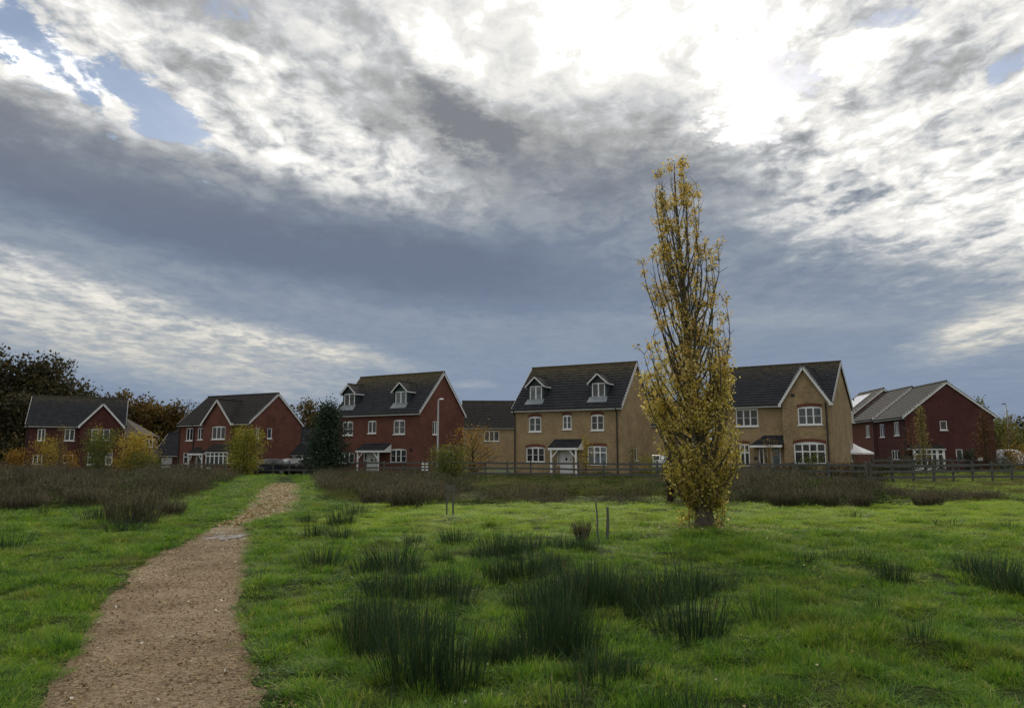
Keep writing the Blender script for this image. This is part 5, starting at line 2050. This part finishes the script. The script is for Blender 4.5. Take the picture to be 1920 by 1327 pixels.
def build_weeds():
    rng = np.random.default_rng(9)
    rnd = random.Random(9)

    def weed(seed, n=46, rad=.34, hh=(.55, 1.0), wd=.011, lean=.10, twig=5, mat='weed'):
        g = np.random.default_rng(seed)
        r = rad * np.sqrt(g.random(n))
        a = g.random(n) * 6.283
        base = np.stack([r * np.cos(a), r * np.sin(a), np.full(n, -.03)], 1)
        L = g.uniform(*hh, n)
        le = np.abs(g.normal(0, lean, n)) + .25 * r / rad
        V, Q, t = ribbons(base, a + g.normal(0, .5, n), L, np.full(n, wd), le, g.normal(.1, .15, n), g, 3, np.clip(g.normal(.45, .22, n), 0, 1))
        Vs, Qs, Ts, o = [V], [Q], [t], len(V)
        if twig:
            m = n * twig
            i = np.repeat(np.arange(n), twig)
            f = g.uniform(.45, .98, m)
            hd = a[i]
            b2 = base[i] + np.stack([np.cos(hd) * np.sin(le[i]), np.sin(hd) * np.sin(le[i]), np.cos(le[i])], 1) * (L[i] * f)[:, None]
            V2, Q2, t2 = ribbons(b2, g.random(m) * 6.283, g.uniform(.06, .2, m), g.uniform(.006, .012, m), g.uniform(.2, .9, m), g.normal(0, .4, m), g, 2, np.clip(g.normal(.6, .25, m), 0, 1))
            Vs.append(V2)
            Qs.append(Q2 + o)
            Ts.append(t2)
        return np_mesh('weed_tuft', np.concatenate(Vs), np.concatenate(Qs), M[mat], np.concatenate(Ts))

    def bramble(seed):
        g = np.random.default_rng(seed)
        n = 260
        P = g.normal(0, 1, (n, 3)) * np.array([.3, .3, .14])
        P[:, 2] = np.abs(P[:, 2]) + .08
        return leaf_mesh('bramble_tuft', P, g.uniform(.05, .10, n), M['bramble'], g.random(n), g)
    src = [weed(200 + i, 40 + 8 * i, .34, (.4, 1.0 + .06 * i), .011, .08 + .04 * i) for i in range(5)] + [weed(210 + i, 90, .26, (.35, .75), .010, .35, 0, 'straw') for i in range(4)] + [bramble(220 + i) for i in range(3)] + [weed(230 + i, 9, .4, (.8, 1.6), .012, .07, 9) for i in range(2)]
    pts, rot, scl, idx = [], [], [], []
    for k in range(17500):
        y = math.sqrt(rng.uniform(15 ** 2, 63 ** 2))
        if rng.random() > min(1.0, (30 / y) ** 1.0):
            continue
        x = rng.uniform(-.9, .9) * y
        if not in_weeds(x, y):
            continue
        p = pix(x, y)
        px = p[0]
        front = weed_front(min(2190, max(-190, px)))
        dep = front - p[1]                         # rows behind the front edge
        v = noise.noise(Vector((x * .22, y * .22, 3.0)))
        u = rng.random()
        hmul = 1.0
        if px > 1640:                              # rough grass with a few dead clumps on the right
            if dep < 20 and v + rng.normal(0, .08) > .12:
                kind, hmul = 'weed', .5
            else:
                kind, hmul = 'straw', .3
                if rng.random() < .6:
                    continue
            if dep < 4:
                continue
        elif px > 1370:
            kind = 'weed' if u < .8 else 'bramble'
            hmul = .95 if dep > 14 else .7
            if 1500 < px and dep > 26:
                kind, hmul = 'straw', .6
        elif px > 600:
            pale = 880 < px < 1240 and dep > 18
            kind = 'straw' if (u < (.9 if pale else .45 + 1.1 * v)) else ('weed' if u < .9 else 'bramble')
            hmul = .62 if pale else .66 + 1.1 * max(-.3, v)
            if px < 830:
                hmul = .95 + .4 * v
                if u < .45:
                    kind = 'straw'
        elif px > 560:
            kind, hmul = ('straw', .8)
        else:
            kind = ('weed' if v > -.1 else 'straw') if u < .78 else ('bramble' if u < .90 else 'straw')
            hmul = .85 + 1.5 * v + (.15 if dep > 30 else 0)
        if 110 < px < 340 and 34 < dep < 60 and rng.random() < .65:
            kind, hmul = ('straw' if rng.random() < .5 else 'bramble'), .75
        hmul = max(.3, hmul) * (.66 if px < 560 else (.62 if px < 1370 else .8))
        if noise.noise(Vector((x * .5, y * .35, 8.0))) < -.27:
            continue
        if dep < 5:
            hmul *= .6
            if rng.random() < .3:
                kind = 'bramble'
        if px < 1640 and kind == 'weed' and rng.random() < .07:
            kind = 'tall'
        if px < 560 and dep < 16 and rng.random() < .4:
            kind, hmul = 'straw', hmul * 1.25
        base = {'weed': (0, 5), 'straw': (5, 4), 'bramble': (9, 3), 'tall': (12, 2)}[kind]
        f = rng.uniform(.8, 1.3) * (1.0 if y < 32 else 1.3)
        pts.append((x, y, hgt(x, y)))
        rot.append((0, 0, rng.random() * 6.28))
        scl.append((f, f, hmul * rng.uniform(.6, 1.25) * (1.35 if rng.random() < .08 else 1) * (1.6 if kind == 'bramble' else 1)))
        idx.append(base[0] + rng.integers(0, base[1]))
    scatter('dry_undergrowth', 'stuff', pts, rot, scl, idx, src)
    print('weeds', len(pts))
    # separate dead clumps standing out of the mass
    G = 'dead weed clumps at the edge of the rough ground'
    spec = [((250, 985), 1.0, .95, 'large bushy dead weed clump on the left beside the path'), ((322, 968), .55, .5, 'smaller dark dead weed clump between the large bushy one and the path'),
            ((40, 956), 1.25, .55, 'brown dead weed mound at the far left edge of the grass'), ((165, 952), 1.1, .6, 'brown dead weed mound left of the large bushy clump'),
            ((762, 952), .95, .62, 'rounded dark brown weed clump at the weed edge right of the path'), ((700, 946), .7, .5, 'brown weed clump left of the rounded dark one'),
            ((1545, 950), .75, .62, 'dark upright dead clump below the gabled buff house window'), ((1614, 951), .55, .5, 'small round dark tussock alone at the right end of the weeds'),
            ((1470, 950), .8, .6, 'dark dead clump below the porch of the gabled buff house'), ((1740, 948), .8, .42, 'pale brown dead clump below the glazed porch'),
            ((1091, 1018), .17, .42, 'small reddish brown dead tuft beside the thin stake')]
    for k, ((px, py), wd, hh, lab) in enumerate(spec):
        x, y = gpt(px, py)
        rad = wd / 2
        me = weed(300 + k, int(520 * max(.15, wd - .05)), rad, (hh * .55, hh * 1.05), .0085 if y < 20 else .012, .16, 5)
        me.name = 'dead_weed_clump'
        o = tag(link(bpy.data.objects.new('dead_weed_clump', me)), lab, 'dead weeds', G)
        o.location = (x, y, hgt(x, y))


def build_rushes():
    rnd = random.Random(21)

    def clump(seed, n, rad, hh):
        g = np.random.default_rng(seed)
        r = rad * np.sqrt(g.random(n)) * .62
        a = g.random(n) * 6.283
        base = np.stack([r * np.cos(a), r * np.sin(a), np.full(n, -.02)], 1)
        L = hh * (.35 + .75 * g.random(n) ** .8)
        le = np.clip(r / rad * .5 + g.normal(0, .16, n), 0, 1.2)
        t = np.clip(g.normal(.45, .2, n), 0, .86)
        t[g.random(n) < .05] = 1.0
        V, Q, t = ribbons(base, a + g.normal(0, .35, n), L, g.uniform(.0045, .0075, n), le, g.normal(.12, .12, n), g, 3, t)
        return np_mesh('rush_clump', V, Q, M['rush'], t)
    variants = [clump(400 + i, 260, .36, .5) for i in range(8)]
    sparse = [clump(420 + i, 75, .28, .5) for i in range(4)]
    G = 'rush clumps in the meadow'
    made = []

    def put(px, py, wpx, hpx, label, thin=False):
        x, y = gpt(px, py)
        s = math.hypot(y, EYE) / FPX
        src = rnd.choice(sparse if thin else variants)
        o = tag(link(bpy.data.objects.new('rush_clump', src)), label, 'rush clump', G)
        o.location = (x, y, hgt(x, y))
        f = max(.3, wpx * s / .54)
        o.rotation_euler = (0, 0, rnd.uniform(0, 6.28))
        o.scale = (f, f, max(.2, hpx * s / .50) if True else 1)
        made.append(o)
    one = [
        (1294, 1192, 150, 105, 'big fanning dark rush clump right of the dense bed', False),
        (1437, 1172, 90, 82, 'open rush clump of separate stems right of the big fanning one', True),
        (1671, 1092, 78, 58, 'round dense rush clump alone in the right half of the meadow', False),
        (1646, 1142, 60, 36, 'low thin rush clump just below the round dense one', True),
        (1727, 1212, 80, 66, 'thin half yellow rush clump right of centre in the nearer grass', True),
        (1512, 1062, 70, 38, 'low rush clump left of the line of thin rushes on the right', True),
        (605, 1062, 95, 48, 'wide flat topped rush clump nearest the right verge of the path', False),
        (852, 1020, 70, 42, 'dark rounded rush clump below the two slim joined stakes', False),
        (776, 1020, 42, 30, 'small rush clump left of the dark rounded one', False),
        (830, 1062, 50, 36, 'small rush clump below the dark rounded one', False),
        (76, 968, 32, 17, 'tiny rush clump at the far left of the grass', False),
        (185, 982, 70, 36, 'low rush clump left of the large bushy weeds', False),
        (232, 1000, 90, 36, 'green rush clump at the foot of the large bushy weeds', False),
        (20, 1030, 90, 48, 'thin green rushes at the left edge of the grass', True),
        (1600, 972, 80, 18, 'distant low rushes right of the poplar', True),
        (1770, 984, 90, 18, 'distant low thin rushes in front of the right terrace', True),
        (1895, 995, 40, 22, 'distant small rush tuft at the right edge', True),
        (1262, 1045, 50, 26, 'thin low rush tuft in front of the poplar', True),
        (1388, 1092, 60, 32, 'thin rush tuft between the dense bed and the right hand clumps', True),
    ]
    for a in one:
        put(*a[:4], a[4], a[5])
    beds = [
        ('rushes of the bed beside the weeds, right of the path', [(640, 985, 60, 42), (592, 1003, 60, 32), (640, 1012, 60, 30), (668, 968, 50, 30), (575, 985, 40, 26)]),
        ('rushes of the middle bed left of the nearer stakes', [(935, 1040, 95, 48), (1000, 1036, 95, 44), (1060, 1032, 90, 34), (905, 1050, 70, 36), (965, 1045, 80, 44), (1095, 1036, 60, 28)]),
        ('rushes of the short bed below the middle one', [(935, 1088, 80, 58), (985, 1085, 100, 54), (1025, 1075, 80, 44), (1045, 1062, 50, 36)]),
        ('rushes of the bed beyond the verge, left of centre', [(740, 1070, 110, 62), (690, 1078, 70, 50), (770, 1085, 60, 50), (720, 1118, 95, 60), (780, 1125, 110, 66), (850, 1118, 100, 66), (865, 1138, 70, 48)]),
        ('rushes of the large dense bed across the middle', [(985, 1140, 100, 70), (1050, 1142, 120, 92), (1110, 1142, 130, 96), (1170, 1140, 120, 88), (1225, 1135, 120, 84), (1280, 1118, 130, 70), (1335, 1108, 100, 52), (1195, 1165, 60, 74), (1130, 1112, 120, 66), (1080, 1108, 110, 60)]),
        ('rushes of the tall near bed right of the path', [(668, 1200, 100, 100), (705, 1230, 110, 105), (775, 1275, 150, 130), (835, 1285, 150, 150), (780, 1195, 130, 80), (720, 1180, 110, 80), (925, 1240, 90, 60)]),
        ('rushes of the tall middle bed, nearer than the dense one', [(1030, 1215, 130, 130), (1080, 1225, 110, 100), (1000, 1235, 120, 90), (1115, 1282, 120, 70), (1170, 1272, 100, 60), (1040, 1180, 110, 110), (960, 1250, 90, 60)]),
        ('rushes of the thin line on the right', [(1560, 1052, 50, 36), (1592, 1055, 60, 36), (1625, 1058, 50, 34)]),
        ('rushes of the dark bank at the right edge', [(1825, 1082, 90, 46), (1868, 1100, 100, 62), (1905, 1118, 110, 70), (1945, 1125, 110, 70)]),
        ('rushes growing out of the bottom edge', [(1040, 1345, 130, 70), (1090, 1335, 110, 70), (1290, 1340, 120, 80), (1330, 1350, 110, 70), (1240, 1330, 100, 60), (720, 1330, 90, 50), (1450, 1350, 90, 60)]),
    ]
    for lab, L in beds:
        for (px, py, w_, h_) in L:
            put(px, py, w_, h_, lab, lab.startswith(('rushes of the thin', 'rushes growing')))


def build_litter():
    """pale fallen leaves and straw chips on the path and the grass"""
    rng = np.random.default_rng(14)
    P, S, T = [], [], []
    for k in range(15000):
        y = rng.uniform(3.2, 16) if rng.random() < .85 else rng.uniform(16, 43)
        l, r = path_edges(y)
        x = rng.uniform(l - .25, r + .25)
        big = rng.random() < .006
        P.append((x, y, land(x, y) + .05 * noise.noise(Vector((x * .35, y * .35, 1.7))) + (.0 if not big else .01) - .012 + .012 * noise.noise(Vector((x * 2.5, y * 2.5, 7)))))
        S.append(rng.uniform(.012, .036) if not big else rng.uniform(.03, .05))
        T.append(rng.uniform(0, .6) if not big else rng.uniform(.8, 1))
    for k in range(230):
        y = rng.uniform(4.5, 22)
        x = rng.uniform(-.7, .7) * y
        if on_path(x, y) > .5:
            continue
        P.append((x, y, hgt(x, y) + .06))
        S.append(rng.uniform(.02, .04))
        T.append(rng.uniform(.3, 1))
    # the poplar's own leaves round its foot
    cx, cy = gpt(1330, 992)
    for k in range(500):
        a, rr = rng.random() * 6.28, abs(rng.normal(0, 1.0)) + .2
        x, y = cx + math.cos(a) * rr * 1.2, cy + math.sin(a) * rr * .8
        P.append((x, y, hgt(x, y) + .05))
        S.append(rng.uniform(.04, .07))
        T.append(rng.uniform(.1, .75))
    # straw on the fainter stretch of path
    for k in range(2600):
        y = rng.uniform(17, 43)
        l, r = path_edges(y)
        x = rng.normal((l + r) / 2, (r - l) * .36)
        P.append((x, y, hgt(x, y) + .02))
        S.append(rng.uniform(.05, .13))
        T.append(rng.uniform(.35, .7))
    me = leaf_mesh('leaf_litter', np.array(P), np.array(S), M['litter'], np.array(T), rng, .6, .93)
    tag(link(bpy.data.objects.new('leaf_litter', me)), kind='stuff')


build_grass()
build_weeds()
build_rushes()
build_litter()
